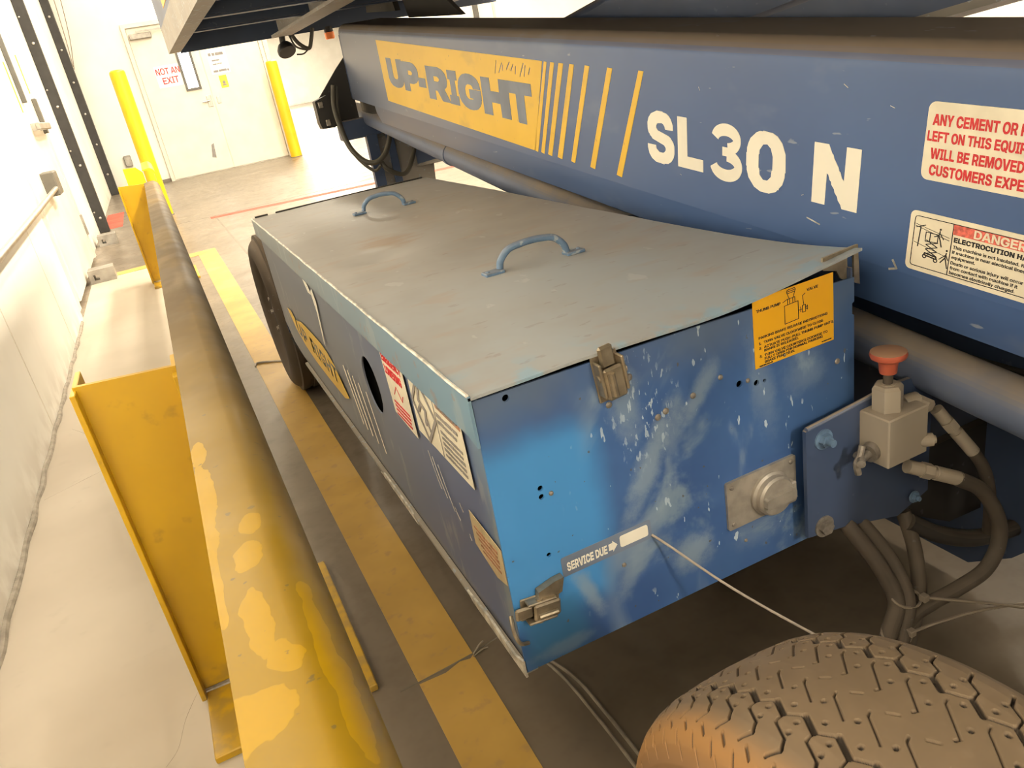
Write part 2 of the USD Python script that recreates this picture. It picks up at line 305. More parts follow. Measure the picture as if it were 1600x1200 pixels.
def tube(pts, r, n=12, smooth=True, k=10):
    p = spline(pts, k) if smooth and len(pts) > 2 else np.array(pts, float)
    t = np.gradient(p, axis=0); t /= np.linalg.norm(t, axis=1, keepdims=True)
    a = basis(t[0])[0]; A = []
    for q in t:
        a = a - (a @ q) * q; a /= np.linalg.norm(a); A.append(a)
    A = np.array(A); B = np.cross(t, A); th = np.arange(n) * 2 * np.pi / n
    v = (p[:, None] + r * (np.cos(th)[None, :, None] * A[:, None] + np.sin(th)[None, :, None] * B[:, None])).reshape(-1, 3)
    f = []
    for i in range(len(p) - 1):
        for j in range(n):
            q = (j + 1) % n; f += [[i * n + j, i * n + q, (i + 1) * n + q], [i * n + j, (i + 1) * n + q, (i + 1) * n + j]]
    e0, e1 = len(v), len(v) + 1; v = np.vstack([v, p[0], p[-1]]); L = (len(p) - 1) * n
    for j in range(n):
        q = (j + 1) % n; f += [[e0, q, j], [e1, L + j, L + q]]
    m = trimesh.Trimesh(v, f, process=False); m.fix_normals(); return m
def extr(shape, depth):
    gs = [q for q in getattr(shape, 'geoms', [shape]) if q.geom_type == 'Polygon' and q.area > 1e-9]
    return cat([trimesh.creation.extrude_polygon(q, depth, engine='earcut') for q in gs])
def prism(pts, T, depth):
    """A polygon (or shapely shape) in the frame T's xy plane, given thickness along its z."""
    m = extr(pts if hasattr(pts, 'area') else Polygon(pts), depth); m.apply_transform(T); 
    return m
XY = np.eye(4)
FR_X = lambda x: frame((x, 0, 0), (0, -1, 0), (0, 0, 1), (-1, 0, 0))       # drawing on a side that faces -x: (-y, z)
FR_Y = lambda y: frame((0, y, 0), (1, 0, 0), (0, 0, 1), (0, -1, 0))        # drawing on a front that faces -y: (x, z)
def px_x(x, yz, d): return prism([(-y, z) for y, z in yz], FR_X(x), d)
def px_y(y, xz, d): return prism(xz, FR_Y(y), d)

_fonts = {}
def font(w):
    if w not in _fonts:
        f = ImageFont.truetype(glob.glob('/opt/blender-*/*/datafiles/fonts/Inter.woff2')[0], 96); f.set_variation_by_axes([32, w]); _fonts[w] = f
    return _fonts[w]
_txt = {}
def text_shape(s, w=700):
    """Lettering as a flat shape: capitals 1 high, left edge at 0, base line at 0."""
    if (s, w) not in _txt:
        f = font(w); x0, y0, x1, y1 = f.getbbox(s, anchor='ls'); H = -f.getbbox('H', anchor='ls')[1]
        im = Image.new('L', (x1 - x0 + 8, y1 - y0 + 8)); ImageDraw.Draw(im).text((4 - x0, 4 - y0), s, 255, f, anchor='ls')
        on = np.pad(np.asarray(im) > 127, ((0, 0), (1, 1))).astype(np.int8)
        r, st = np.nonzero(np.diff(on, axis=1) == 1); en = np.nonzero(np.diff(on, axis=1) == -1)[1]
        sh = union_all(shapely.box(st, -r - 1, en, -r)).buffer(.6).buffer(-.6).simplify(.8)
        _txt[s, w] = affinity.affine_transform(sh, [1 / H, 0, 0, 1 / H, -4 / H, (4 - y0) / H])
    return _txt[s, w]
def text_fit(s, x, y, h, width=None, w=700, sx=1.0):
    t = text_shape(s, w)
    k = h * sx if width is None else width / (t.bounds[2] - t.bounds[0])
    return affinity.affine_transform(t, [k, 0, 0, h, x - t.bounds[0] * k, y])
def glyph_in(s, x0, x1, y0, y1, w=900):
    t = text_shape(s, w); b = t.bounds; kx, ky = (x1 - x0) / (b[2] - b[0]), (y1 - y0) / (b[3] - b[1])
    return affinity.affine_transform(t, [kx, 0, 0, ky, x0 - b[0] * kx, y0 - b[1] * ky])
def rrect(x0, y0, x1, y1, r): return sbox(x0 + r, y0 + r, x1 - r, y1 - r).buffer(r, quad_segs=5)
def stroke(pts, w, cap=2): return LineString(pts).buffer(w / 2, cap_style=cap)
def scribble(x0, x1, y, h, seed, gap=.25):
    """A line of print too small to read: uneven short bars."""
    r = np.random.default_rng(seed); out = []; x = x0
    while x < x1 - h * .6:
        L = h * r.uniform(.6, 3.2); L = min(L, x1 - x); out.append(sbox(x, y + h * r.uniform(0, .12), x + L, y + h * r.uniform(.75, 1))); x += L + h * gap * r.uniform(.8, 2)
    return union_all(out)

# ---------------------------------------------------------------- prims
count, base_of = {}, {}
def path_for(parent, name):
    key = parent + '/' + name; n = count.get(key, 0); count[key] = n + 1
    return key if n == 0 else f'{key}_{n:03d}'
def tag(p, **kw):
    for k, v in kw.items():
        if v: p.SetCustomDataByKey(k, v)
    return p
def thing(name, at, label, category, group=None):
    path = path_for('/World', name); x = UsdGeom.Xform.Define(stage, path); x.AddTranslateOp().Set(Gf.Vec3d(*map(float, at)))
    base_of[path] = np.array(at, float); return tag(x.GetPrim(), label=label, category=category, group=group)
def obj(name, mesh, mat, parent=None, smooth=35, **kw):
    if isinstance(mesh, list): return [obj(name, q, mat, parent, smooth, **kw) for q in mesh][0]
    par = str(parent.GetPath()) if parent is not None else '/World'; path = path_for(par, name)
    top = '/'.join(path.split('/')[:3]); b = base_of.get(top)
    if hasattr(mesh, 'to_mesh'):
        q = mesh.to_mesh(); mesh = trimesh.Trimesh(q.vert_properties[:, :3], q.tri_verts, process=False)
    if b is not None: mesh = mesh.copy(); mesh.vertices = mesh.vertices - b
    p = usdkit.mesh(stage, path, mesh, M[mat], smooth).GetPrim()
    return tag(p, **kw)
def struct(name, mesh, mat, parent=None, smooth=35, **kw):
    if parent is None: kw['kind'] = 'structure'
    return obj(name, mesh, mat, parent, smooth, **kw)
def solo(name, mesh, mat, label, category, group=None, smooth=35):
    return obj(name, mesh, mat, None, smooth, label=label, category=category, group=group)
def bolt(c, d, r=.006, h=.004, hexa=True, stud=0):
    c, d = np.array(c, float), np.array(d, float) / np.linalg.norm(d); ms = [cyl(c - d * .001, c + d * h * .25, r * 1.5, 20), cyl(c, c + d * h, r, 6 if hexa else 18)]
    if stud: ms.append(cyl(c + d * h, c + d * (h + stud), r * .55, 14))
    return cat(ms)
def rivet(c, d, r=.004, h=.0022):
    return lathe(c, d, [(r, -.0005), (r, h * .3), (r * .8, h * .8), (r * .4, h), (0, h)], 16)

# ---------------------------------------------------------------- the room
WX, WX2, BY = -.58, -.625, 13.28
fl = cbox((-3, -9, -.2), (24, 62, 0)); floor = struct('floor', fl, 'floor')
struct('pale_strip', cbox((WX, -3, 0), (-.05, 5.86, .0012)), 'pale_floor', floor, label='pale painted concrete strip between wall and guard rail')
struct('floor_joint', ([tube([(.30, 1.06, .0005), (.335, .93, .0005), (.343, .80, .0005), (.342, .55, .0005), (.35, .2, .0005)], .0028, 8), tube([(.318, 1.0, .0005), (.352, .90, .0005), (.358, .79, .0005), (.357, .56, .0005), (.36, .2, .0005)], .003, 8)]), 'caulk', floor, label='rough double line of sealant along the floor joint')
struct('floor_joint', tube([(.10, 1.03, 0), (.26, 1.045, 0), (.6, 1.12, 0)], .0014, 6), 'crack', floor)
struct('floor_joint', ([cbox((-.56, 7.86, -.001), (6, 7.885, .0006)), cbox((.40, 2.5, -.001), (.412, 7.87, .0006))]), 'crack', floor)
struct('floor_crack', ([tube([(-.52, 2.9, .001), (-.42, 2.72, .001), (-.33, 2.66, .001), (-.2, 2.6, .0005)], .0007, 5), tube([(-.21, 1.25, .001), (-.235, 1.19, .001), (-.25, 1.13, .001), (-.27, 1.10, .001)], .0005, 5), tube([(-.56, 2.35, .001), (-.40, 2.43, .001), (-.30, 2.44, .0006)], .0005, 5)]), 'caulk', floor)
struct('ceiling', cbox((-3, -9, CEIL), (24, 62, CEIL + .2)), 'ceiling')
wl = struct('wall_left', cbox((-3, -9, 0), (WX, 4.74, CEIL)), 'wall'); struct('wall_left', cbox((-3, 4.74, 0), (WX2, BY + .2, CEIL)), 'wall')
struct('wall_back', cbox((-3, BY, 0), (2.16, BY + .2, CEIL)), 'wall')
struct('wall_hall', cbox((-3, 61, 0), (24, 61.2, CEIL)), 'wall'); struct('wall_hall', cbox((1.96, BY + .2, 0), (2.16, 61, CEIL)), 'wall'); struct('wall_hall', cbox((19.5, BY, 0), (19.7, 61, CEIL)), 'wall')
struct('wall_right', cbox((8.8, -9, 0), (9.0, BY + .2, CEIL)), 'wall')
struct('baseboard_right', cbox((8.78, -9, .16), (8.80, BY, .20)), 'frame')
struct('wall_back', cbox((4.3, BY + .001, 0), (8.8, BY + .2, CEIL)), 'wall')
struct('trim_5', cbox((5.66, BY - .05, 0), (5.74, BY, CEIL)), 'dark_frame')
struct('trim_6', cbox((6.02, BY - .02, 0), (6.06, BY, CEIL)), 'frame')
struct('wall_front', cbox((-3, -9, 0), (24, -8.8, CEIL)), 'wall')
struct('wall_joint', tube([(WX + .004 + .004 * math.sin(k * 2.7), -1.5 + .12 * k, .003 + .003 * math.sin(k * 1.9)) for k in range(52)], .009, 7, k=3), 'caulk', wl, label='crumbling sealant where the wall meets the floor')
struct('wall_seam', [cbox((WX - .001, y, .02), (WX + .0012, y + .008, 3.0)) for y in (1.35, 2.95, 4.1)], 'frame', wl)
struct('trim_1', cbox((WX2, 4.9, .0), (WX2 + .02, 5.05, 3.0)), 'frame'); struct('trim_4', cbox((WX2, 7.0, 0), (WX2 + .02, 7.12, 3.0)), 'frame')

# door in the left wall with a push bar
dl = struct('door_3', cbox((WX2 - .02, 5.15, .02), (WX2 + .022, 6.95, 2.12), .004), 'door')
struct('push_bar', cat([cbox((WX2 + .055, 6.05, .985), (WX2 + .085, 6.75, 1.03), .006), cbox((WX2 + .02, 6.12, .985), (WX2 + .06, 6.17, 1.03)), cbox((WX2 + .02, 6.62, .985), (WX2 + .06, 6.67, 1.03))]), 'steel', dl)
struct('latch_case', cbox((WX2 + .022, 6.78, .96), (WX2 + .05, 6.86, 1.20), .004), 'dark_box', dl)
struct('door_rod', cbox((WX2 + .022, 6.16, 1.16), (WX2 + .05, 6.20, 1.75), .004), 'dark_frame', dl)
struct('edge_strip', cbox((WX2 + .021, 5.98, 1.10), (WX2 + .026, 6.0, 1.40)), 'sticker_yellow', dl)
struct('edge_strip', cbox((WX2 + .021, 6.86, 1.24), (WX2 + .026, 6.88, 1.50)), 'sticker_yellow', dl)
struct('hinge', cbox((WX2 + .02, 7.02, .18), (WX2 + .035, 7.06, .34), .002), 'dull_steel', dl)
struct('kick_seal', cbox((WX2 + .018, 5.3, 1.32), (WX2 + .03, 5.38, 1.95)), 'dark_frame', dl)

# double door in the back wall
for k, (x0, x1) in enumerate(((.30, 1.196), (1.204, 2.06))):
    d = struct(f'door_{k + 1}', cbox((x0, BY - .012, .012), (x1, BY + .03, 2.135), .003), 'door')
    if k == 0:
        lo, hi = (.855, 1.20), (1.075, 1.90)
        struct('vision_frame', prism(sbox(lo[0], lo[1], hi[0], hi[1]).difference(sbox(lo[0] + .032, lo[1] + .032, hi[0] - .032, hi[1] - .032)), FR_Y(BY - .012), .016), 'dark_frame', d)
        struct('vision_pane', cbox((lo[0] + .03, BY - .0165, lo[1] + .03), (hi[0] - .03, BY - .0135, hi[1] - .03)), 'lit_pane', d, label='narrow window that shows only brightness')
        s = struct('exit_sign', prism(sbox(.50, 1.30, .852, 1.60), FR_Y(BY - .012), .002), 'paper', d, label='white notice with red letters')
        struct('sign_lettering', prism(union_all([glyph_in('NOT AN', .515, .848, 1.475, 1.565, 600), glyph_in('EXIT', .575, .80, 1.345, 1.435, 600)]), FR_Y(BY - .014), .001), 'print_red', s)
        struct('lever_handle', cat([cyl((1.13, BY - .012, 1.02), (1.13, BY - .07, 1.02), .011, 14), cyl((1.135, BY - .062, 1.02), (1.02, BY - .062, 1.012), .011, 14), cbox((1.095, BY - .02, .93), (1.165, BY - .011, 1.10), .004)]), 'steel', d)
        struct('door_closer', cat([cbox((.32, BY - .075, 1.985), (.62, BY - .012, 2.06), .008), cbox((.42, BY - .11, 2.07), (.95, BY - .085, 2.09))]), 'dull_steel', d)
        struct('scuff_plate', prism(Polygon([(.92, .22), (.98, .20), (1.0, .42), (.96, .40)]), FR_Y(BY - .012), .001), 'print_grey', d)
    else:
        p = struct('notice', prism(sbox(1.28, 1.36, 1.56, 1.70), FR_Y(BY - .012), .002), 'paper', d)
        struct('notice_print', prism(union_all([scribble(1.30, 1.53, 1.615, .045, 3), scribble(1.33, 1.45, 1.54, .02, 4), scribble(1.33, 1.47, 1.49, .02, 5), scribble(1.31, 1.54, 1.385, .035, 6)]), FR_Y(BY - .014), .001), 'print_grey', p)
        y = struct('caution_sticker', prism(sbox(1.36, 1.16, 1.47, 1.335), FR_Y(BY - .012), .002), 'sticker_yellow', d)
        struct('caution_print', prism(union_all([Point(1.415, 1.235).buffer(.022), sbox(1.39, 1.19, 1.44, 1.21)]), FR_Y(BY - .014), .001), 'print_grey', y)
        struct('push_plate', cbox((1.24, BY - .02, .96), (1.29, BY - .012, 1.06), .002), 'steel', d)
fr = sbox(.245, 0, 2.115, 2.20).difference(sbox(.295, -.1, 2.065, 2.145))
struct('trim_2', cat([prism(fr, FR_Y(BY), .045), cbox((1.194, BY - .02, .01), (1.206, BY - .008, 2.13))]), 'frame')
struct('trim_3', cbox((2.125, BY - .03, 0), (2.20, BY + .24, 3.2), .006), 'frame')
struct('baseboard_back', cat([cbox((-.62, BY - .012, 0), (.245, BY, .05)), cbox((2.115, BY - .012, 0), (2.125, BY, .05))]), 'crack')
solo('outlet_box', cbox((-.30, BY - .07, .335), (-.20, BY, .49), .008), 'dull_steel', 'small grey box low on the back wall behind the left bollard', 'wall box')
# posts with bolts up the left side
def bolted_post(x0, x1, y, depth, label, zs, xs, r):
    t = thing('bolted_post', ((x0 + x1) / 2, y, 0), label, 'steel post')
    obj('post_bar', cbox((x0, y, 0), (x1, y + depth, 4.2), .004), 'black', t)
    for z in zs:
        for x in xs(z): obj('bolt_head', rivet((x, y, z), (0, -1, 0), r, r * .6), 'steel', t)
bolted_post(WX2 + .001, -.533, 8.58, .09, 'wider black bolted post by the left wall, nearer of the two', [.14, .64, 1.17, 1.71, 2.26, 2.8], lambda z: (-.575,), .014)
for z in (.20, .78, 1.32, 1.93, 2.5):
    obj('bolt_head', rivet((-.608, 8.58, z), (0, -1, 0), .009, .006), 'steel', stage.GetPrimAtPath('/World/bolted_post'))
bolted_post(WX2 + .001, -.515, 13.02, .19, 'narrower black bolted post in the far corner of the left wall', [.3, .72, 1.14, 1.56, 1.98, 2.4, 2.82], lambda z: (-.57,), .016)
solo('dock_shoe', cat([prism(sbox(-.575, .002, -.425, .085).difference(sbox(-.555, .018, -.515, .062)).buffer(.004), FR_Y(5.74), -.14)]), 'dull_steel', 'grey metal floor shoe by the left wall, nearer of two', 'metal shoe')
solo('dock_shoe', cat([prism(sbox(-.585, .002, -.445, .085).difference(sbox(-.565, .018, -.525, .062)).buffer(.004), FR_Y(7.55), -.16)]), 'dull_steel', 'grey metal floor shoe near the foot of the wider black post', 'metal shoe')
t = thing('wall_conduit', (WX + .03, 4.5, .6), 'pale grey pipe running along the left wall into a box', 'pipe')
obj('pipe', tube([(WX + .035, 2.6, .585), (WX + .035, 4.0, .61), (WX + .035, 5.62, .645)], .014, 14), 'steel', t)
obj('junction_box', cbox((WX2, 5.55, .60), (WX + .05, 5.78, .74), .006), 'dark_box', t, label='dark grey junction box')
solo('wall_notice', cat([cbox((WX2, 9.75, 1.64), (WX2 + .006, 9.95, 1.72)), cbox((WX2, 9.85, 1.50), (WX2 + .006, 9.95, 1.60))]), 'print_red', 'small red notice on the left wall between the two black posts', 'sign')
hc = thing('hanging_cord', (-.35, 12.9, 1.7), 'thin pair of cords hanging beside the narrower black post', 'cord')
obj('cord', tube([(-.33, 12.85, 4.6), (-.45, 12.92, 2.4), (-.505, 13.0, 1.75)], .006, 6), 'tie', hc)
obj('cord', tube([(-.20, 12.85, 4.4), (-.38, 12.95, 2.4), (-.502, 13.0, 1.72)], .006, 6), 'tie', hc)

# floor markings
tp = thing('floor_tape', (.18, 3, 0), 'worn yellow tape bordering the bay, on the floor beside the blue machine', 'floor tape')
obj('tape_strip', prism([(.133, 1.032), (.236, 1.040), (.238, 3.0), (.242, 6.02), (.118, 5.86), (.128, 3.0)], XY, .0014), 'tape', tp)
obj('tape_strip', prism([(.135, -.6), (.235, -.6), (.232, .7), (.236, 1.036), (.228, 1.030), (.21, 1.034), (.18, 1.024), (.133, 1.026)], XY, .0012), 'tape', tp)
obj('tape_strip', prism([(-.46, 5.87), (.118, 5.862), (.242, 6.02), (-.46, 6.0)], XY, .0016), 'tape', tp)
obj('torn_shred', [tube([(.236, 1.035, .002), (.252, 1.045, .007), (.262, 1.052, .005)], .0014, 5), tube([(.234, 1.03, .002), (.252, 1.035, .004), (.264, 1.036, .002)], .0012, 5), tube([(.125, 2.98, .002), (.14, 3.0, .006), (.20, 2.96, .004), (.23, 2.93, .003)], .004, 6)], 'caulk', tp, label='frayed shreds of tape')
solo('floor_line', prism([(.36, 7.70), (1.9, 7.40), (7.5, 6.3), (7.5, 6.45), (1.9, 7.54), (.36, 7.84)], XY, .001), 'red_line', 'faded red line painted across the floor beyond the blue machine', 'floor line')
solo('floor_line', cbox((-.60, 8.75, 0), (-.42, 10.2, .001)), 'red_line', 'short faded red patch on the floor behind the wider black post', 'floor line')

# bollards
def bollard(x, y, r, h, label):
    t = thing('bollard', (x, y, 0), label, 'bollard')
    obj('sleeve', lathe((x, y, 0), (0, 0, 1), [(r, 0), (r, h - .03), (r * .93, h - .012), (r * .7, h), (0, h + .004)], 36), 'bright_yellow', t)
    obj('floor_ring', lathe((x, y, 0), (0, 0, 1), [(r * 1.08, 0), (r * 1.08, .008), (r, .010)], 36), 'crack', t)
bollard(.005, 8.79, .072, 1.40, 'tall yellow bollard in front of the door, left one')
bollard(2.10, 12.8, .085, 1.40, 'yellow bollard at the right end of the back wall')
bollard(6.2, 13.1, .085, 1.41, 'yellow bollard far off, its tip showing over the blue arm')

# ---------------------------------------------------------------- guard rail
gr = thing('guard_rail', (-.1, 2.5, 0), 'yellow steel guard rail on posts between the left wall and the machine', 'guard rail')
prof = [(-.058, .578)]
prof += [(-.058 + t * .045, .585 + .005 * math.sin(t * math.pi / 2)) for t in np.linspace(0, 1, 5)]
prof += [(-.014 + .038 * math.sin(a), .543 + .047 * math.cos(a)) for a in np.linspace(.12, math.pi / 2, 14)]
prof += [(.024, .50), (.024, .36)] + [(-.010 + .034 * math.cos(a), .335 - .034 * math.sin(a)) for a in np.linspace(0, math.pi / 2, 8)] + [(-.058, .301)]
inner = [(-.058, .309), (-.007, .309), (.017, .335), (.016, .36), (.016, .54), (.010, .566), (-.012, .580), (-.058, .577)]
rail_shape = Polygon(prof + inner)
rl = prism(rail_shape, FR_Y(5.25), 6.4)
# cut along its length so that the paint and normals stay even
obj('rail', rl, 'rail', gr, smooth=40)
def post(y0, lab=None):
    w = prism([(-.199, .0), (-.058, .0), (-.058, .586), (-.199, .597)], FR_Y(y0 + .006), .009)
    p = obj('post', w, 'yellow', gr)
    obj('flange', cbox((-.203, y0 - .028, .012), (-.195, y0 + .10, .592), .001), 'yellow', p)
    obj('flange', cbox((-.066, y0 - .028, .012), (-.058, y0 + .10, .577), .001), 'yellow', p)
    b = obj('base_plate', cbox((-.195, y0 - .172, 0), (.071, y0 + .25, .014), .002), 'yellow', p)
    obj('anchor_bolt', [bolt((-.135, y0 - .11, .012), (0, 0, 1), .012, .010, True, .008), bolt((.03, y0 - .11, .012), (0, 0, 1), .012, .010, True, .008), bolt((.03, y0 + .2, .012), (0, 0, 1), .012, .010, True, .008)], 'yellow', p)
    obj('weld_bead', tube([(-.195, y0 - .005, .012), (-.14, y0 - .006, .013), (-.06, y0 - .005, .012)], .006, 8), 'bolt', p)
post(1.228); post(5.2)
t = thing('rail_end', (-.1, 6.2, 0), 'yellow end post standing just past the far end of the guard rail', 'rail post')
obj('post', prism(Polygon([(-.165, 0), (-.05, 0), (-.05, .605), (-.085, .645), (-.165, .65)]), FR_Y(6.0), -.05), 'bright_yellow', t)
obj('rail_stub', prism(affinity.translate(rail_shape, .004, .02), FR_Y(7.4), 1.1), 'bright_yellow', t)

# ---------------------------------------------------------------- the scissor lift
lift = thing('scissor_lift', (.95, 1.6, 0), 'blue scissor lift with a long dusty equipment box between its wheels', 'scissor lift')
# --- equipment box
X0, X1, Y0, Y1, ZB, ZT = .222, .742, .69, 2.345, .250, .612
def front_shape():
    s = Polygon([(.2155, ZB), (X1, ZB - .006), (X1, .55), (X1 - .004, .552), (X1 - .004, .566), (X1, .568), (X1, ZT - .012), (.50, ZT - .004), (.2185, ZT)])
    for x, z, r in ((.2555, .6035, .004), (.2755, .485, .0034), (.275, .474, .0034), (.271, .397, .003), (.5555, .5165, .0045), (.5815, .509, .004), (.594, .508, .0025), (.3625, .3725, .003)):
        s = s.difference(Point(x, z).buffer(r))
    return s
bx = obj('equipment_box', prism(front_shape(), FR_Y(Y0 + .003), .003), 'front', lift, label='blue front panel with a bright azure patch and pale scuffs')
side = Polygon([(-Y0 - .0005, ZB), (-Y0 - .0005, ZT), (-Y1, ZT), (-Y1, .31), (-2.25, .265), (-2.1, ZB)]).difference(affinity.scale(Point(-1.226, .457).buffer(.051, quad_segs=16), 1.02, 1.0))
obj('side_panel', prism(side, FR_X(X0 + .003), .003), 'side', bx, label='dull grey-blue outer side panel with a round hole')
obj('side_panel', cbox((X1 - .003, Y0 + .003, ZB), (X1, Y1, ZT)), 'navy', bx)
obj('back_panel', cbox((X0, Y1 - .003, .27), (X1, Y1, ZT)), 'navy', bx)
obj('floor_pan', cat([cbox((X0, Y0 + .003, ZB), (X1, Y1, ZB + .004)), cbox((X0 + .02, Y0 + .02, ZB + .02), (X1 - .02, Y1 - .02, ZB + .2))]), 'void', bx)
obj('bottom_lip', cbox((.214, Y0 + .002, ZB - .005), (X0 + .01, 2.08, ZB + .001), .001), 'grey_beam', bx)
obj('bare_patch', [prism([(-Y0, ZB - .007), (-Y0, ZB + .018), (-Y0 - .03, ZB + .006), (-.80, ZB + .010), (-.88, ZB + .002), (-.86, ZB - .007)], FR_X(.2165), .003), prism([(-1.10, ZB - .007), (-1.14, ZB + .005), (-1.30, ZB + .003), (-1.33, ZB - .007)], FR_X(.2165), .003)], 'bare_edge', bx, label='scraped bare lower edge')
for k, (x, z, r) in enumerate(((.404, .577, .0045), (.3745, .553, .004), (.436, .515, .0042), (.4475, .519, .0042), (.487, .525, .004), (.528, .535, .0035), (.568, .517, .003), (.626, .532, .0022), (.7125, .495, .004), (.287, .474, .003), (.3655, .338, .003), (.55, .29, .0025))):
    obj('rivet', rivet((x, Y0, z), (0, -1, 0), r, .0022), 'bolt', bx)
# lid: a sheet with a folded skirt, sagging a little along the front and dented
nx, ny = 40, 90
gx, gy = np.meshgrid(np.linspace(.214, .752, nx), np.linspace(Y0 - .003, Y1 + .012, ny), indexing='ij')
u = (gx - .214) / .538
fr_ = np.exp(-(gy - Y0) / .12)
gz = .620 + .016 * u ** 3 * fr_ + .003 * np.sin(gx * 9 + gy * 4) * 0.4 - .0085 * np.exp(-((u - .62) / .24) ** 2) * fr_ - .009 * np.exp(-((gx - .335) / .05) ** 2 - ((gy - 1.42) / .03) ** 2) + .003 * (meshkit.fbm(np.stack([gx * 6, gy * 4, gx * 0], -1), 3, 4) - .5)
top = np.stack([gx, gy, gz], -1).reshape(-1, 3); ids = np.arange(nx * ny).reshape(nx, ny)
q = np.stack([ids[:-1, :-1], ids[1:, :-1], ids[1:, 1:], ids[:-1, 1:]], -1).reshape(-1, 4)
f = np.vstack([q[:, [0, 1, 2]], q[:, [0, 2, 3]]]); n = nx * ny
rim = np.concatenate([ids[:, 0], ids[-1, 1:], ids[-2::-1, -1], ids[0, -2:0:-1]]); rj = np.roll(rim, -1)
f = np.vstack([f, f[:, ::-1] + n, np.stack([rj, rim, rim + n], 1), np.stack([rj, rim + n, rj + n], 1)])
lid = obj('lid', trimesh.Trimesh(np.vstack([top, top - (0, 0, .0035)]), f, process=False), 'lid', bx, smooth=40, label='dusty grey lid with brown smears')
sk = Polygon([(-Y0 + .003, .620), (-Y1 - .01, .620), (-Y1 - .01, .572), (-Y0 - .02, .566), (-Y0 + .003, .560)])
obj('lid_skirt', prism(sk, FR_X(.217), .0035), 'skirt', bx, label='grey-blue folded skirt of the lid')
obj('lid_edge', tube([(.2140, y, .6205 + .0006 * math.sin(40 * y)) for y in np.linspace(Y0 - .002, Y1, 30)], .0022, 6, k=3), 'bare_edge', bx, label='paint worn off the fold of the lid')
obj('lid_hem', cat([cbox((.225, Y1 + .008, .612), (.262, Y1 + .016, .6235)), cbox((.285, Y1 + .008, .612), (.74, Y1 + .016, .6235))]), 'under', bx)
hs = prism(Polygon([(.700, .634), (.758, .637), (.7615, .584), (.729, .600), (.722, .612), (.70, .618)]).difference(LineString([(.746, .597), (.7455, .627)]).buffer(.0055)), FR_Y(Y0 + .012), .003)
obj('hasp_plate', hs, 'latch', bx, label='rusty slotted hasp plate')
def handle(xa, xb, y0, tilt, h=.034):
    za = .6225
    pts = [(xa + .012, y0, za + .003), (xa + .016, y0, za + .016), (xa + .030, y0 + tilt * .25, za + h * .88), (xa + .050, y0 + tilt * .4, za + h), ((xa + xb) / 2, y0 + tilt * .5, za + h + .001), (xb - .050, y0 + tilt * .6, za + h), (xb - .030, y0 + tilt * .75, za + h * .88), (xb - .016, y0 + tilt, za + .016), (xb - .012, y0 + tilt, za + .003)]
    hd = obj('lid_handle', tube(pts, .0056, 12, k=6), 'handle', bx, label='blue bent handle with chipped paint')
    return [cat([cbox((x - .016, yy - .011, za - .003), (x + .016, yy + .011, za + .0028), .0012), rivet((x + s * .009, yy, za + .0026), (0, 0, 1), .0035)]) for x, s, yy in ((xa, -1, y0), (xb, 1, y0 + tilt))]
for args in ((.424, .561, 1.093, -.012), (.437, .561, 1.968, -.028)):
    feet = handle(*args); obj('handle_foot', feet, 'handle', bx)
# draw latches
def latch(o, ang, name_label, k=1.0):
    c, s = math.cos(ang) * k, math.sin(ang) * k; T = frame((o[0], Y0, o[1]), (c, 0, s), (-s, 0, c), (0, -k, 0))
    ms = []
    for lo, hi, ch in (((-.013, -.022, 0), (.013, .022, .0025), .001), ((-.0125, -.014, .0025), (-.0095, .018, .014), .001), ((.0095, -.014, .0025), (.0125, .018, .014), .001), ((-.0095, -.018, .010), (.0095, .012, .0145), .002), ((-.007, .010, .004), (.007, .030, .009), .002)):
        ms.append(cbox(lo, hi, ch))
    ms.append(cyl((-.014, .004, .009), (.014, .004, .009), .0035, 12)); ms.append(tube([(-.0035, -.013, .0155), (-.0035, .008, .0155)], .0032, 10, smooth=False))
    m = cat(ms); m.apply_transform(T); return obj('draw_latch', m, 'latch', bx, label=name_label)
latch((.377, .589), .10, 'brownish draw latch under the lid edge', 1.3)
latch((.248, .338), 1.45, 'metal draw latch at the lower left corner', 1.15)
obj('latch_strike', px_y(Y0 - .001, [(.244, .350), (.246, .362), (.268, .3675), (.280, .3680), (.275, .350), (.260, .346)], .010), 'latch', bx)
obj('latch_strike', tube([(.2135, Y0 + .01, .33), (.209, Y0 - .006, .318), (.213, Y0 - .008, .303), (.224, Y0 - .003, .294)], .0025, 8), 'latch', bx)
# outlet
ot = obj('power_outlet', prism(rrect(.522, .318, .635, .389, .003), FR_Y(Y0), .004), 'plate_metal', bx, label='grey metal outlet cover with twist lid')
obj('twist_cover', cat([lathe((.590, Y0 - .004, .350), (0, -1, 0), [(.031, 0), (.031, .004), (.0275, .006), (.0275, .013), (.025, .016), (0, .0165)], 40), prism(rrect(.566, .3425, .614, .3575, .004), FR_Y(Y0 - .019), .009), cbox((.612, Y0 - .016, .342), (.626, Y0 - .003, .358), .002)]), 'plate_metal', bx, label='round twist lid of the outlet')
obj('cover_screw', [rivet((x, Y0 - .004, z), (0, -1, 0), .0035) for x in (.530, .627) for z in (.326, .381)], 'bolt', bx)
# service label
sl = obj('service_label', prism(rrect(.284, .3585, .409, .3855, .003), FR_Y(Y0), .0005), 'lettering_blue', bx)
obj('service_print', prism(union_all([glyph_in('SERVICE DUE', .2905, .3455, .3645, .3765, 800), Polygon([(.348, .367), (.3535, .367), (.3535, .364), (.360, .3715), (.3535, .379), (.3535, .376), (.348, .376)]), rrect(.364, .3645, .404, .3805, .003)]), FR_Y(Y0 - .0005), .0005), 'decal_white', bx, label='white SERVICE DUE lettering with arrow and blank box')
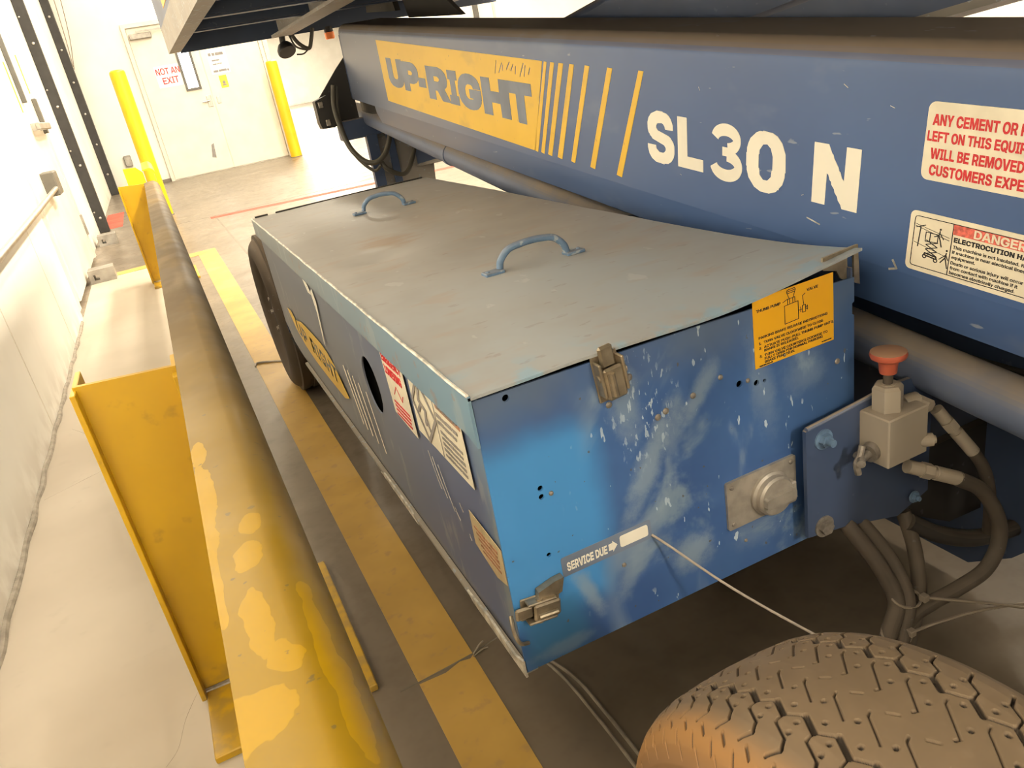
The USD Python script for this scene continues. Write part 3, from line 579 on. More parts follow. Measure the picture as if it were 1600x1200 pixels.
# brake label
bl_ = obj('brake_label', prism(sbox(.5805, .5275, .7065, .6165), FR_Y(Y0 - .0002), .0006), 'label_orange', bx, label='orange-yellow instruction label with black print')
def LY(x): return .5805 + x * .126
def LZ(z): return .5275 + z * .089
tx = []
for s, x, z, h in (('THUMB PUMP', .04, .80, .040), ('VALVE', .66, .86, .040), ('PARKING BRAKE RELEASE INSTRUCTIONS', .055, .415, .036), ('1.  TURN VALVE CLOCKWISE TO CLOSE', .055, .335, .036), ('2.  ACTUATE PUSH-PULL THUMB PUMP UNTIL', .055, .265, .036), ('BRAKE IS RELEASED.', .115, .215, .036), ('3.  TURN VALVE COUNTERCLOCKWISE TO', .055, .145, .036), ('FULLY OPEN FOR NORMAL PARKING', .115, .095, .036), ('BRAKE FUNCTION.', .115, .045, .036)):
    tx.append(text_fit(s, LY(x), LZ(z), h * .089, w=650, sx=1.22 if len(s) > 12 else 1.15))
def LN(pts, w=.0007): return stroke([(LY(a), LZ(b)) for a, b in pts], w)
tx += [LN([(.38, .50), (.38, .76), (.55, .77), (.55, .51), (.38, .50)]), LN([(.42, .76), (.42, .84), (.51, .845), (.51, .765)]), LN([(.445, .77), (.445, .84)]), LN([(.485, .77), (.485, .84)]), LN([(.44, .845), (.41, .945), (.52, .95), (.49, .85)]), LN([(.41, .945), (.42, .97), (.51, .975), (.52, .95)]), LN([(.42, .92), (.51, .925)]), LN([(.36, .815), (.42, .845)]), LN([(.55, .63), (.60, .63), (.60, .58), (.64, .58), (.64, .68), (.60, .68), (.60, .63)]), LN([(.62, .68), (.605, .82), (.64, .845)]), LN([(.64, .63), (.665, .66), (.665, .60), (.64, .63)]), LN([(.58, .59), (.58, .67)])]
tx += [scribble(LY(.84), LY(.97), LZ(.025), .0018, 8), scribble(LY(.05), LY(.22), LZ(.012), .0018, 9)]
obj('label_print', prism(union_all([q.buffer(0) for q in tx]), FR_Y(Y0 - .0008), .0004), 'print_black', bx)
# side stickers and worn livery on the outer side
SX = .219
def on_side(yz, mat, name, d=.0006, lift_=0.0, **kw): return obj(name, prism(Polygon([(-y, z) for y, z in yz]) if not hasattr(yz, 'area') else yz, FR_X(SX - lift_ + .0002), d), mat, bx, **kw)
on_side([(1.084, .573), (.972, .571), (.970, .457), (1.074, .463)], 'label_cream', 'lowering_label', label='cream label with red heading')
lows = [affinity.affine_transform(glyph_in('EMERGENCY', -1.077, -.980, .548, .563, 800), [1, 0, 0, 1, 0, 0]), glyph_in('LOWERING', -1.073, -.990, .528, .543, 800)]
lows += [scribble(-1.06, -.985, z, .004, 20 + i) for i, z in enumerate((.485, .478, .471, .464))] + [stroke([(-1.05, .50), (-1.03, .518), (-1.01, .50), (-1.0, .512)], .0015)]
obj('lowering_print', prism(union_all([q.buffer(0) for q in lows]), FR_X(SX - .0004), .0005), 'print_red', bx)
on_side([(.945, .576), (.752, .571), (.750, .478), (.950, .479)], 'label_cream', 'warning_label', label='large warning label with a black diamond')
on_side([(.842, .574), (.756, .571), (.755, .552), (.838, .553)], 'label_brown', 'warning_band', .0005, .0005)
wt = [glyph_in('WARNING', -.832, -.763, .5555, .5675, 700), scribble(-.84, -.765, .541, .006, 31), scribble(-.84, -.775, .531, .006, 32)] + [scribble(-.835, -.762, z, .0048, 33 + i) for i, z in enumerate((.519, .511, .503, .495, .487))]
wt += [LineString([(-.943, .53), (-.900, .574), (-.850, .53), (-.900, .482), (-.943, .53)]).buffer(.003), LineString([(-.903, .556), (-.912, .538), (-.889, .53), (-.899, .508)]).buffer(.0035), LineString([(-.905, .535), (-.922, .52)]).buffer(.003), LineString([(-.892, .516), (-.885, .502)]).buffer(.003), LineString([(-.846, .482), (-.846, .572)]).buffer(.0007), LineString([(-.950, .576), (-.95, .576)]).buffer(.001)]
obj('warning_print', prism(union_all([q.buffer(0) for q in wt]), FR_X(SX - .0010), .0005), 'print_grey', bx)
on_side([(.794, .428), (.700, .420), (.703, .370), (.735, .362), (.797, .377)], 'label_aged', 'data_label', label='browned label low at the corner')
obj('data_print', prism(union_all([scribble(-.785 + .004 * i, -.715, .407 - .007 * i, .0042, 50 + i) for i in range(5)]), FR_X(SX - .0004), .0005), 'label_brown', bx)
liv = Polygon([(-2.155, .393), (-2.10, .397), (-2.05, .383), (-2.02, .386), (-1.95, .40), (-1.86, .405), (-1.80, .407), (-1.70, .409), (-1.64, .404), (-1.585, .388), (-1.56, .372), (-1.525, .352), (-1.50, .338), (-1.55, .322), (-1.70, .318), (-1.86, .318), (-1.98, .327), (-2.08, .350)])
for x0, x1, ch in ((-2.055, -1.985, 'U'), (-1.975, -1.91, 'P'), (-1.86, -1.80, 'R'), (-1.795, -1.765, 'I'), (-1.76, -1.70, 'G'), (-1.695, -1.635, 'H'), (-1.63, -1.575, 'T')):
    liv = liv.difference(glyph_in(ch, x0, x1, .343, .384))
obj('side_livery', prism(liv.buffer(0), FR_X(SX), .0006), 'decal_yellow', bx, label='worn yellow livery with letters rubbed out')
obj('livery_stripe', prism(union_all([stroke([(-1.462 + k, .425), (-1.405 + k * .9, .315)], .008 - .0008 * i) for i, k in enumerate((0, .035, .075, .12, .175))]), FR_X(SX), .0006), 'label_cream', bx)
obj('white_mark', prism(union_all([Polygon([(-1.70, .572), (-1.66, .571), (-1.625, .538), (-1.66, .536)]), Polygon([(-1.622, .545), (-1.60, .555), (-1.585, .53), (-1.628, .422), (-1.638, .425), (-1.612, .50)])]), FR_X(SX), .0005), 'decal_white', bx, label='white slash mark')
sc = []
for a in ((.93, .455, .905, .405), (.915, .452, .885, .40), (.895, .448, .862, .39), (.858, .40, .845, .385), (.83, .42, .822, .41), (.815, .38, .812, .372)):
    sc.append(stroke([(-a[0], a[1]), (-(a[0] + a[2]) / 2 - .002, (a[1] + a[3]) / 2), (-a[2], a[3])], .0028))
obj('scratch', prism(union_all(sc), FR_X(SX), .0003), 'bare_edge', bx)
obj('loose_wire', tube([(.4085, Y0 - .001, .3635), (.42, Y0 - .02, .352), (.46, .60, .31), (.51, .50, .275), (.56, .40, .25), (.60, .33, .23)], .0016, 8), 'wire', lift, label='thin pale wire drooping from the box front')

# --- scissor arms
AL = .104877; ES = np.array([0, -math.cos(AL), -math.sin(AL)]); ET = np.array([0, -math.sin(AL), math.cos(AL)])
def arm_frame(o, es, et): return frame(o, es, et, (-1, 0, 0))
AT = arm_frame((.80, 3.198, 1.099), ES, ET)                 # (s, t) on the arm's outer face; thickness towards the viewer
def arm_mesh(o, es, et, prof, L, s0=0.0):
    """prof: (depth behind the face, t)."""
    T = frame(np.array(o) + s0 * np.array(es), (1, 0, 0), et, -np.array(es)); m = extr(Polygon(prof), L); m.apply_translation((0, 0, -L)); m.apply_transform(T); return m
def rc(cx, cy, r, a0, a1, n=7): return [(cx + r * math.cos(a), cy + r * math.sin(a)) for a in np.linspace(a0, a1, n)]
pf = [(0, -.238)] + [(0, -.02)] + rc(.030, .0, .030, math.pi, math.pi / 2) + rc(.175, .0, .030, math.pi / 2, 0) + [(.205, -.238)]
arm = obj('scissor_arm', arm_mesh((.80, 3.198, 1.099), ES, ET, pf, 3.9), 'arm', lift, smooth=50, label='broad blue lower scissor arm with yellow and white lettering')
lp = [(0, -.236), (.003, -.262), (.016, -.300), (.19, -.300), (.205, -.236)]
obj('arm_lip', arm_mesh((.80, 3.198, 1.099), ES, ET, lp, 3.6, .30), 'arm', arm, smooth=25)
obj('end_cap', cat([arm_mesh((.80, 3.198, 1.099), ES, ET, [(.006, -.232), (.006, .02), (.20, .02), (.20, -.232)], .004, -.003), arm_mesh((.80, 3.198, 1.099), ES, ET, [(-.0005, -.235), (-.0005, -.005), (.006, -.005), (.006, -.235)], .012, -.006)]), 'navy', arm)
def on_arm(shape, mat, name, d=.0006, up=0.0, **kw):
    T = AT.copy(); T[0, 3] -= up; return obj(name, prism(shape if hasattr(shape, 'area') else Polygon(shape), T, d), mat, arm, **kw)
yd = Polygon([(.474, -.012), (1.0, -.019), (1.651, -.028), (1.575, -.223), (1.0, -.213), (.486, -.204)])
yd = yd.difference(union_all([stroke([(1.42 + .022 * i + .01 * math.sin(i * 2.3), -.036 - .004 * (i % 3)), (1.405 + .022 * i, -.060 - .006 * math.cos(i))], .0035) for i in range(9)]))
letters = [glyph_in(ch, a, b, c, d) for ch, a, b, c, d in (('U', .55, .698, -.149, -.067), ('P', .704, .842, -.151, -.071), ('R', .915, .927 + .16, -.158, -.074), ('I', 1.088, 1.147, -.159, -.077), ('G', 1.156, 1.300, -.162, -.079), ('H', 1.315, 1.465, -.163, -.081), ('T', 1.47, 1.583, -.165, -.081))] + [sbox(.843, -.131, .898, -.111)]
letters[2] = glyph_in('R', .920, 1.078, -.158, -.074)
on_arm(yd, 'decal_yellow', 'name_decal', label='yellow name decal, creased and dirty')
on_arm(union_all([q.buffer(.0032, join_style=2) for q in letters]), 'lettering_blue', 'name_lettering', .0005, .0006, label='blue-grey UP-RIGHT lettering')
for a, b, c, d in ((1.659, 1.671, 1.588, 1.572), (1.687, 1.703, 1.618, 1.603), (1.722, 1.741, 1.654, 1.636), (1.766, 1.784, 1.700, 1.680), (1.825, 1.842, 1.755, 1.739), (1.905, 1.922, 1.835, 1.817), (2.005, 2.020, 1.933, 1.915)):
    on_arm([(a, -.0285), (b, -.029), (c, -.2245), (d, -.2225)], 'decal_yellow', 'decal_stripe')
def three(x0, x1, y0, y1):
    A = LineString([(.5 + .33 * math.cos(t) * .98, .735 + .165 * math.sin(t)) for t in np.linspace(math.radians(172), math.radians(-80), 24)]).buffer(.105, cap_style=2)
    B = LineString([(.5 + .37 * math.cos(t), .285 + .18 * math.sin(t)) for t in np.linspace(math.radians(-172), math.radians(85), 26)]).buffer(.107, cap_style=2)
    q = union_all([A, B, sbox(.40, .445, .60, .60)]); b = q.bounds; kx, ky = (x1 - x0) / (b[2] - b[0]), (y1 - y0) / (b[3] - b[1])
    return affinity.affine_transform(q, [kx, 0, 0, ky, x0 - b[0] * kx, y0 - b[1] * ky])
for ch, a, b, c, d in (('S', 2.0245, 2.1015, -.1785, -.0900), ('L', 2.1115, 2.178, -.1755, -.0935), ('3', 2.1965, 2.2705, -.1805, -.0925), ('0', 2.2795, 2.361, -.182, -.0935), ('N', 2.412, 2.490, -.1775, -.0965)):
    on_arm(three(a, b, c, d) if ch == '3' else glyph_in(ch, a, b, c, d, 900), 'decal_white', 'model_letter')
on_arm(affinity.skew(rrect(2.577, -.1175, 2.742, -.0305, .009), 0), 'label_cream', 'cement_sign', label='cream notice with red capitals')
red = []
for s_, x0, x1, y0, h in (('ANY CEMENT OR PAINT', 2.5845, 2.723, -.0560, .0125), ('LEFT ON THIS EQUIPMENT', 2.5800, 2.728, -.0745, .0125), ('WILL BE REMOVED AT', 2.5865, 2.716, -.0930, .0125), ('CUSTOMERS EXPENSE', 2.5875, 2.724, -.1115, .0125)):
    red.append(glyph_in(s_, x0, x1, y0, y0 + h, 800))
on_arm(union_all(red), 'print_red', 'cement_print', .0004, .0006)
on_arm(rrect(2.571, -.229, 2.765, -.1555, .007), 'label_cream', 'danger_sign', label='cream electrocution warning sign with pictogram')
SB = lambda pts, w=.0011: stroke(pts, w, 2)
ring = rrect(2.5775, -.2235, 2.7585, -.161, .004); blk = [ring.difference(ring.buffer(-.0008)), sbox(2.6283, -.2235, 2.6292, -.161)]
blk += [glyph_in('ELECTROCUTION HAZARD', 2.6315, 2.742, -.1825, -.1765, 850)]
for i, (s_, z) in enumerate((('This machine is not insulated. Keep away', -.1900), ('if machine is near electrical lines or', -.1960), ('equipment.', -.2020), ('Death or serious injury will occur', -.2090), ('from contact with machine if it', -.2150), ('becomes electrically charged.', -.2210))):
    blk.append(text_fit(s_, 2.6315, z, .0039, w=600, sx=1.10))
P0 = lambda x, y: (2.5785 + x * .049, -.2235 + y * .0625)       # picture field of the sign
L = lambda pts, w=.0010: blk.append(SB([P0(*p) for p in pts], w))
L([(.14, .40), (.17, .80)], .0013); L([(.04, .77), (.30, .85)], .0010); L([(.02, .80), (.96, .66)], .0005); L([(.02, .84), (.96, .71)], .0004); L([(.02, .48), (.94, .34)], .0004)
L([(.33, .54), (.33, .72), (.66, .72), (.66, .56), (.33, .54)], .0009); L([(.45, .54), (.45, .72)]); 
for k in range(3):
    z = .30 + k * .09; L([(.36, z), (.68, z + .08)]); L([(.68, z - .01), (.36, z + .09)])
L([(.34, .27), (.68, .24), (.68, .28), (.36, .31), (.34, .27)], .0016)
for cx, cz in ((.36, .245), (.67, .215)):
    c_ = Point(*P0(cx, cz)).buffer(.0028); blk.append(c_.difference(Point(*P0(cx, cz)).buffer(.0016)))
L([(.70, .80), (.68, .70), (.56, .67)], .0013); L([(.68, .70), (.73, .62), (.78, .50)], .0013); L([(.70, .76), (.82, .65)], .001); blk.append(Point(*P0(.705, .83)).buffer(.0012))
L([(.94, .42), (.92, .32), (.80, .20)], .0014); L([(.92, .32), (1.0, .12)], .0012); L([(.92, .37), (.76, .26)], .001); L([(.93, .38), (1.0, .28)], .001); blk.append(Point(*P0(.94, .46)).buffer(.0012))
on_arm(union_all([q.buffer(0) for q in blk]), 'print_black', 'danger_print', .0004, .0006)
on_arm(sbox(2.6292, -.1735, 2.758, -.1615), 'label_red', 'danger_band', .0004, .0006, label='rubbed red DANGER band')
on_arm(glyph_in('DANGER', 2.655, 2.715, -.1725, -.1625, 750), 'label_cream', 'danger_word', .0004, .0010)
ch = []
for i in range(9):
    s_, t_ = rng.uniform(1.9, 2.9), rng.uniform(-.22, -.02); ch.append(stroke([(s_, t_), (s_ + rng.uniform(-.004, .01), t_ - rng.uniform(.001, .006))], rng.uniform(.0005, .0010)))
ch += [stroke([(2.405, -.2015), (2.43, -.2065)], .0018), stroke([(2.552, -.2245), (2.5595, -.2345), (2.548, -.2385)], .0028)]
on_arm(union_all(ch), 'bare_edge', 'paint_chip', .0004)
# second arm, sloping the other way, behind the first
A2 = math.atan(.130); ES2 = np.array([0, -math.cos(A2), math.sin(A2)]); ET2 = np.array([0, math.sin(A2), math.cos(A2)])
O2 = (1.012, 3.3, .546)
a2 = obj('scissor_arm', arm_mesh(O2, ES2, ET2, [(.006, .085), (.006, .226)] + rc(.026, .226, .020, math.pi, math.pi / 2) + rc(.14, .226, .020, math.pi / 2, 0) + [(.16, .085)], 3.7), 'navy', lift, smooth=50, label='dark blue upper scissor arm rising towards the viewer')
obj('arm_lip', arm_mesh(O2, ES2, ET2, [(.0, .006), (.0, .078), (.006, .088), (.16, .088), (.16, .006)], 3.7), 'navy', a2)
obj('lower_edge', arm_mesh(O2, ES2, ET2, [(-.004, -.002), (-.004, .009), (.16, .009), (.16, -.002)], 3.7), 'grey_beam', a2, label='dusty bare lower edge of the upper arm')
# lift cylinder tube under the arm
def zc(y): return .4655 + .131 * (y - .79)
obj('lift_cylinder', cyl((.852, 3.42, zc(3.42)), (.852, .15, zc(.15)), .034, 36), 'dusty_tube', lift, label='long dusty tube slanting below the lower arm')
obj('cylinder_collar', [cyl((.852, y, zc(y)), (.852, y - .018, zc(y - .018)), .0365, 36) for y in (2.36, 1.4)], 'dusty_tube', lift)
obj('inner_tube', cyl((1.05, 3.2, .80), (1.05, 2.05, .63), .045, 30), 'dusty_tube', lift)
# --- chassis
ck = obj('chassis', px_x(1.02, [(2.30, .20), (2.30, .43), (1.75, .43), (1.45, .56), (.20, .56), (.20, .17), (.57, .15), (.63, .08), (.70, .03), (2.2, .03)], .012), 'navy', lift, label='dark blue chassis side below the tube')
obj('chassis_beam', [cbox((.90, 1.0, .20), (1.02, 2.60, .40), .006), cbox((.75, 2.36, .36), (1.30, 2.46, .46), .005), cbox((.46, 2.55, .225), (1.7, 2.67, .305), .006)], 'navy', ck)
obj('axle_beam', [cyl((.40, .205, .265), (1.75, .205, .265), .04, 24), cbox((.82, .13, .20), (.98, .30, .36), .006)], 'under', ck)
obj('under_plate', px_y(.700, [(.66, .262), (.713, .245), (.813, .222), (.937, .150), (1.10, .140), (1.10, .30), (.66, .30)], .014), 'under', ck)
obj('front_bumper', cbox((.45, -.16, .18), (1.72, -.08, .62), .01), 'navy', ck)
obj('under_plate', tube([(0.821, 0.665, 0.213), (0.87, 0.65, 0.176), (0.941, 0.64, 0.144), (1.028, 0.63, 0.136), (1.101, 0.62, 0.143)], .013, 12), 'under', ck)
obj('chassis_top', cbox((1.0, -.06, .385), (1.25, 1.95, .40), .003), 'under', ck); obj('far_tray', cbox((1.20, .95, .20), (1.74, 2.34, .61), .006), 'navy', ck)
# bracket plate with the brake release valve
bp = obj('bracket_plate', prism(Polygon([(.6345, .268), (.6345, .429), (.640, .4325), (.790, .4440), (.86, .44), (.86, .25), (.801, .231), (.703, .257)]), FR_Y(.672), .006), 'navy', lift, label='dark blue bracket plate bolted beside the box')
obj('plate_rim', tube([(.636, .667, .432), (.70, .667, .4365), (.79, .667, .445)], .0032, 8), 'dusty_tube', bp)
obj('plate_bolt', bolt((.663, .666, .409), (0, -1, 0), .0095, .009, True, .009), 'bolt_blue', bp)
obj('plate_bolt', bolt((.662, .666, .2755), (0, -1, 0), .0105, .009, True), 'bolt', bp)
obj('plate_bolt', bolt((.825, .660, .256), (0, -1, 0), .006, .006, True, .004), 'bolt_blue', bp)
vb = obj('release_valve', cbox((.7265, .62, .3575), (.7965, .668, .4275), .0018), 'valve', bp, label='dusty metal valve block')
vlo, vhi = np.array([.7265, .617, .3575]), np.array([.798, .664, .4275])
obj('pump_neck', cat([lathe((.755, .648, .4275), (0, 0, 1), [(.0195, 0), (.0195, .030), (.016, .0345), (0, .0345)], 6), cyl((.755, .648, .4615), (.755, .648, .463), .010, 16)]), 'valve', bp, label='hexagonal pump neck')
obj('pump_stem', cyl((.755, .648, .46), (.755, .648, .483), .0058, 16), 'hose', bp, label='dark pump stem')
obj('pump_knob', lathe((.755, .648, .478), (0, 0, 1), [(0, 0), (.0105, 0), (.0115, .012), (.013, .0165), (.021, .021), (.0225, .025), (.0215, .029), (.015, .031), (0, .0315)], 36), 'knob', bp, label='faded red mushroom knob')
obj('valve_stem', cat([cyl((.7265, .645, .377), (.716, .643, .376), .0125, 20), cyl((.72, .644, .3765), (.700, .640, .376), .006, 16), tube([(.704, .641, .394), (.698, .640, .380), (.692, .639, .372), (.694, .638, .357)], .0045, 10), tube([(.688, .628, .378), (.700, .640, .377), (.704, .65, .376)], .0055, 10)]), 'bolt', bp, label='four-winged valve handle')
def fitting(p, q, r=.0085):
    p, q = np.array(p), np.array(q); d = (q - p) / np.linalg.norm(q - p); Lq = np.linalg.norm(q - p)
    return cat([cyl(p, p + d * Lq * .26, r * 1.0, 16), cyl(p + d * Lq * .27, p + d * Lq * .45, r * 1.18, 6), cyl(p + d * Lq * .45, p + d * Lq * .53, r * .85, 16), cyl(p + d * Lq * .53, q, r * 1.06, 18)])
obj('hose_fitting', cat([cyl((.785, .650, .4215), (.806, .646, .4215), .0115, 18), cyl((.806, .650, .4215), (.808, .626, .418), .0085, 6), fitting((0.836, 0.64, 0.399), (0.877, 0.613, 0.329))]), 'valve', bp)
obj('hose_fitting', fitting((0.772, 0.63, 0.341), (0.841, 0.605, 0.305), .0095), 'valve', bp)
obj('port_plug', cat([cyl((.785, .63, .3745), (.803, .618, .3745), .009, 18), cyl((.803, .618, .3745), (.806, .616, .3745), .0055, 12)]), 'valve', bp)
obj('brake_hose', tube([(0.874, 0.614, 0.334), (0.898, 0.612, 0.297), (0.918, 0.615, 0.254), (0.932, 0.62, 0.204), (0.947, 0.63, 0.159)], .0085, 14), 'hose', lift, label='short black hose from the upper fitting')
obj('brake_hose', tube([(0.837, 0.606, 0.307), (0.881, 0.6, 0.272), (0.912, 0.595, 0.217), (0.911, 0.59, 0.174), (0.887, 0.59, 0.141), (0.842, 0.595, 0.128), (0.797, 0.6, 0.122), (0.764, 0.605, 0.111), (0.724, 0.6, 0.092)], .0105, 14), 'hose', lift, label='thick black hose looping down from the valve')
obj('supply_hose', tube([(.708, .675, .257), (.722, .66, .227), (.737, .64, .188), (.742, .615, .14), (.711, .6, .11), (.671, .58, .07), (.64, .57, .02)], .0115, 14), 'hose', lift)
obj('supply_hose', tube([(.736, .675, .248), (.753, .655, .21), (.764, .635, .172), (.758, .61, .138), (.732, .595, .105), (.694, .575, .065), (.66, .565, .02)], .0105, 14), 'hose', lift)
obj('supply_hose', tube([(.822, .675, .225), (.821, .655, .179), (.809, .635, .14), (.786, .615, .115), (.755, .60, .096), (.722, .585, .066), (.69, .58, .02)], .0105, 14), 'hose', lift)
def tie(c, tail, r):
    th = np.linspace(0, 2 * math.pi, 20); lp_ = [(c[0] + r * 1.3 * math.cos(t), c[1] + r * .75 * math.sin(t), c[2] + .45 * r * math.sin(t) - .3 * r * math.cos(t)) for t in th]
    return cat([tube(lp_, .0022, 6, smooth=False), cbox(np.array(tail[0]) - .005, np.array(tail[0]) + .005, .001), tube(tail, .0022, 6)])
obj('cable_tie', tie((.757, .612, .142), [(.765, .59, .152), (.809, .57, .138), (.875, .56, .105), (.978, .55, .046)], .018), 'tie', lift)
obj('cable_tie', tie((.722, .597, .106), [(.736, .585, .11), (.779, .575, .113), (.856, .565, .102), (.984, .555, .06)], .018), 'tie', lift)
# --- far end of the machine: mast brackets, lamp box, hose loops
rb = obj('rear_bracket', px_y(3.22, [(.805, .30), (.845, .30), (.855, .72), (.812, .72)], .03), 'navy', lift, label='dark upright bracket at the far end of the machine')
obj('upright', px_y(3.235, [(.90, .30), (.93, .30), (.93, .74), (.90, .74)], .012), 'navy', rb)
obj('crosspiece', cbox((.72, 3.20, .715), (1.05, 3.26, .790), .004), 'navy', rb)
obj('pivot_block', cbox((.83, 2.86, .80), (1.0, 3.24, .915), .004), 'under', rb)
obj('web_plate', px_y(3.262, [(.835, .30), (.93, .30), (.93, .74), (.835, .74)], .006), 'grey_beam', rb)
obj('gusset', px_y(3.25, [(.86, .42), (1.07, .42), (1.09, .62), (1.0, .71), (.86, .70)], .012), 'grey_beam', rb)
obj('slope_plate', px_y(3.24, [(.665, .88), (.69, .775), (.81, .775), (.81, 1.02), (.765, .98)], .012), 'under', rb)
obj('tail_box', prism(Polygon([(.640, .800), (.645, .778), (.695, .775), (.700, .80), (.700, .885), (.69, .895), (.641, .88)]), FR_Y(3.22), .05), 'black', rb, label='black box with two pale studs')
obj('box_stud', [cbox((.650, 3.164, .853), (.668, 3.171, .876), .002), cbox((.663, 3.164, .785), (.680, 3.171, .808), .002)], 'bolt', rb)
hy = 3.12
obj('loop_hose', tube([(.715, hy, .925), (.698, hy, .85), (.700, hy - .02, .76), (.712, hy - .05, .69), (.745, hy - .08, .64), (.785, hy - .1, .63), (.83, hy - .1, .66), (.87, hy - .08, .73), (.90, hy - .02, .80)], .010, 12), 'black_hose', lift)
obj('loop_hose', tube([(.725, hy, .92), (.708, hy, .84), (.706, hy - .02, .75), (.722, hy - .05, .665), (.77, hy - .08, .60), (.80, hy - .1, .615)], .006, 10), 'black_hose', lift)
obj('loop_hose', tube([(.80, hy - .08, .64), (.82, hy - .1, .595), (.87, hy - .1, .565), (.91, hy - .08, .575), (.96, hy - .03, .63), (1.0, hy, .70)], .009, 12), 'black_hose', lift)
obj('top_bracket', [px_x(.99, [(2.98, 1.13), (3.35, 1.165), (3.3, 1.30), (3.05, 1.30)], .02), px_x(1.02, [(2.45, 1.055), (2.95, 1.10), (3.0, 1.20), (2.75, 1.22)], .015)], 'under', lift)

# --- platform above
dk = obj('platform_deck', cbox((.26, -.55, 1.225), (1.70, 3.70, 1.30), .003), 'deck', lift, label='dark blue work platform seen from below')
obj('toe_board', [cbox((.2165, -.55, 1.249), (.222, 3.709, 1.50)), cbox((.216, 3.71, 1.23), (1.70, 3.716, 1.5), .001), cbox((1.695, -.55, 1.23), (1.70, 3.715, 1.5), .001)], 'navy', dk)
obj('edge_stripe', cbox((.2148, 2.3, 1.269), (.2165, 3.2, 1.369)), 'stripe_orange', dk, label='orange stripe on the platform side')
obj('side_beam', prism(Polygon([(.216, 1.155), (.262, 1.155), (.262, 1.163), (.226, 1.165), (.226, 1.249), (.216, 1.249)]), FR_Y(3.71), 4.26), 'grey_beam', dk, label='worn grey edge beam of the platform')
obj('centre_beam', prism(Polygon([(.62, 1.145), (.705, 1.145), (.705, 1.155), (.67, 1.165), (.67, 1.225), (.655, 1.225), (.655, 1.165), (.62, 1.155)]), FR_Y(3.60), 4.15), 'grey_beam', dk, label='dusty centre beam under the platform')
obj('centre_beam', cbox((1.25, -.55, 1.15), (1.34, 3.60, 1.225), .004), 'deck', dk)
for y in np.arange(2.95, -.6, -.40):
    obj('cross_rib', cat([cbox((.262, y - .012, 1.165), (1.70, y + .012, 1.226), .002), cbox((.262, y - .012, 1.160), (1.70, y + .03, 1.166), .001)]), 'deck', dk)
obj('end_skirt', cbox((.262, 3.69, 1.150), (1.70, 3.70, 1.23), .001), 'deck', dk)
fl_ = obj('flood_lamp', cat([lathe((.678, 3.66, 1.092), (.12, -.55, -.80), [(0, -.03), (.028, -.026), (.038, -.010), (.040, .004), (.037, .010), (0, .011)], 32), tube([(.675, 3.67, 1.15), (.673, 3.67, 1.125), (.676, 3.665, 1.11)], .013, 10)]), 'black', dk, label='round black lamp hanging under the platform edge')
obj('lamp_cable', [tube([(.71, 3.64, 1.15), (.73, 3.63, 1.11), (.765, 3.62, 1.085), (.785, 3.62, 1.12), (.80, 3.62, 1.16)], .008, 10), tube([(.70, 3.64, 1.148), (.715, 3.63, 1.10), (.76, 3.62, 1.078)], .004, 8), tube([(.715, 3.65, 1.07), (.74, 3.63, 1.068), (.765, 3.62, 1.085)], .003, 8)], 'black_hose', dk)
obj('beacon_base', lathe((.885, 3.70, 1.160), (0, 0, -1), [(.018, 0), (.020, .02), (.014, .022), (0, .022)], 24), 'black', dk)
obj('beacon_lens', lathe((.885, 3.70, 1.137), (0, 0, -1), [(.021, 0), (.021, .020), (.018, .027), (0, .028)], 28), 'orange', dk, label='orange beacon lens')

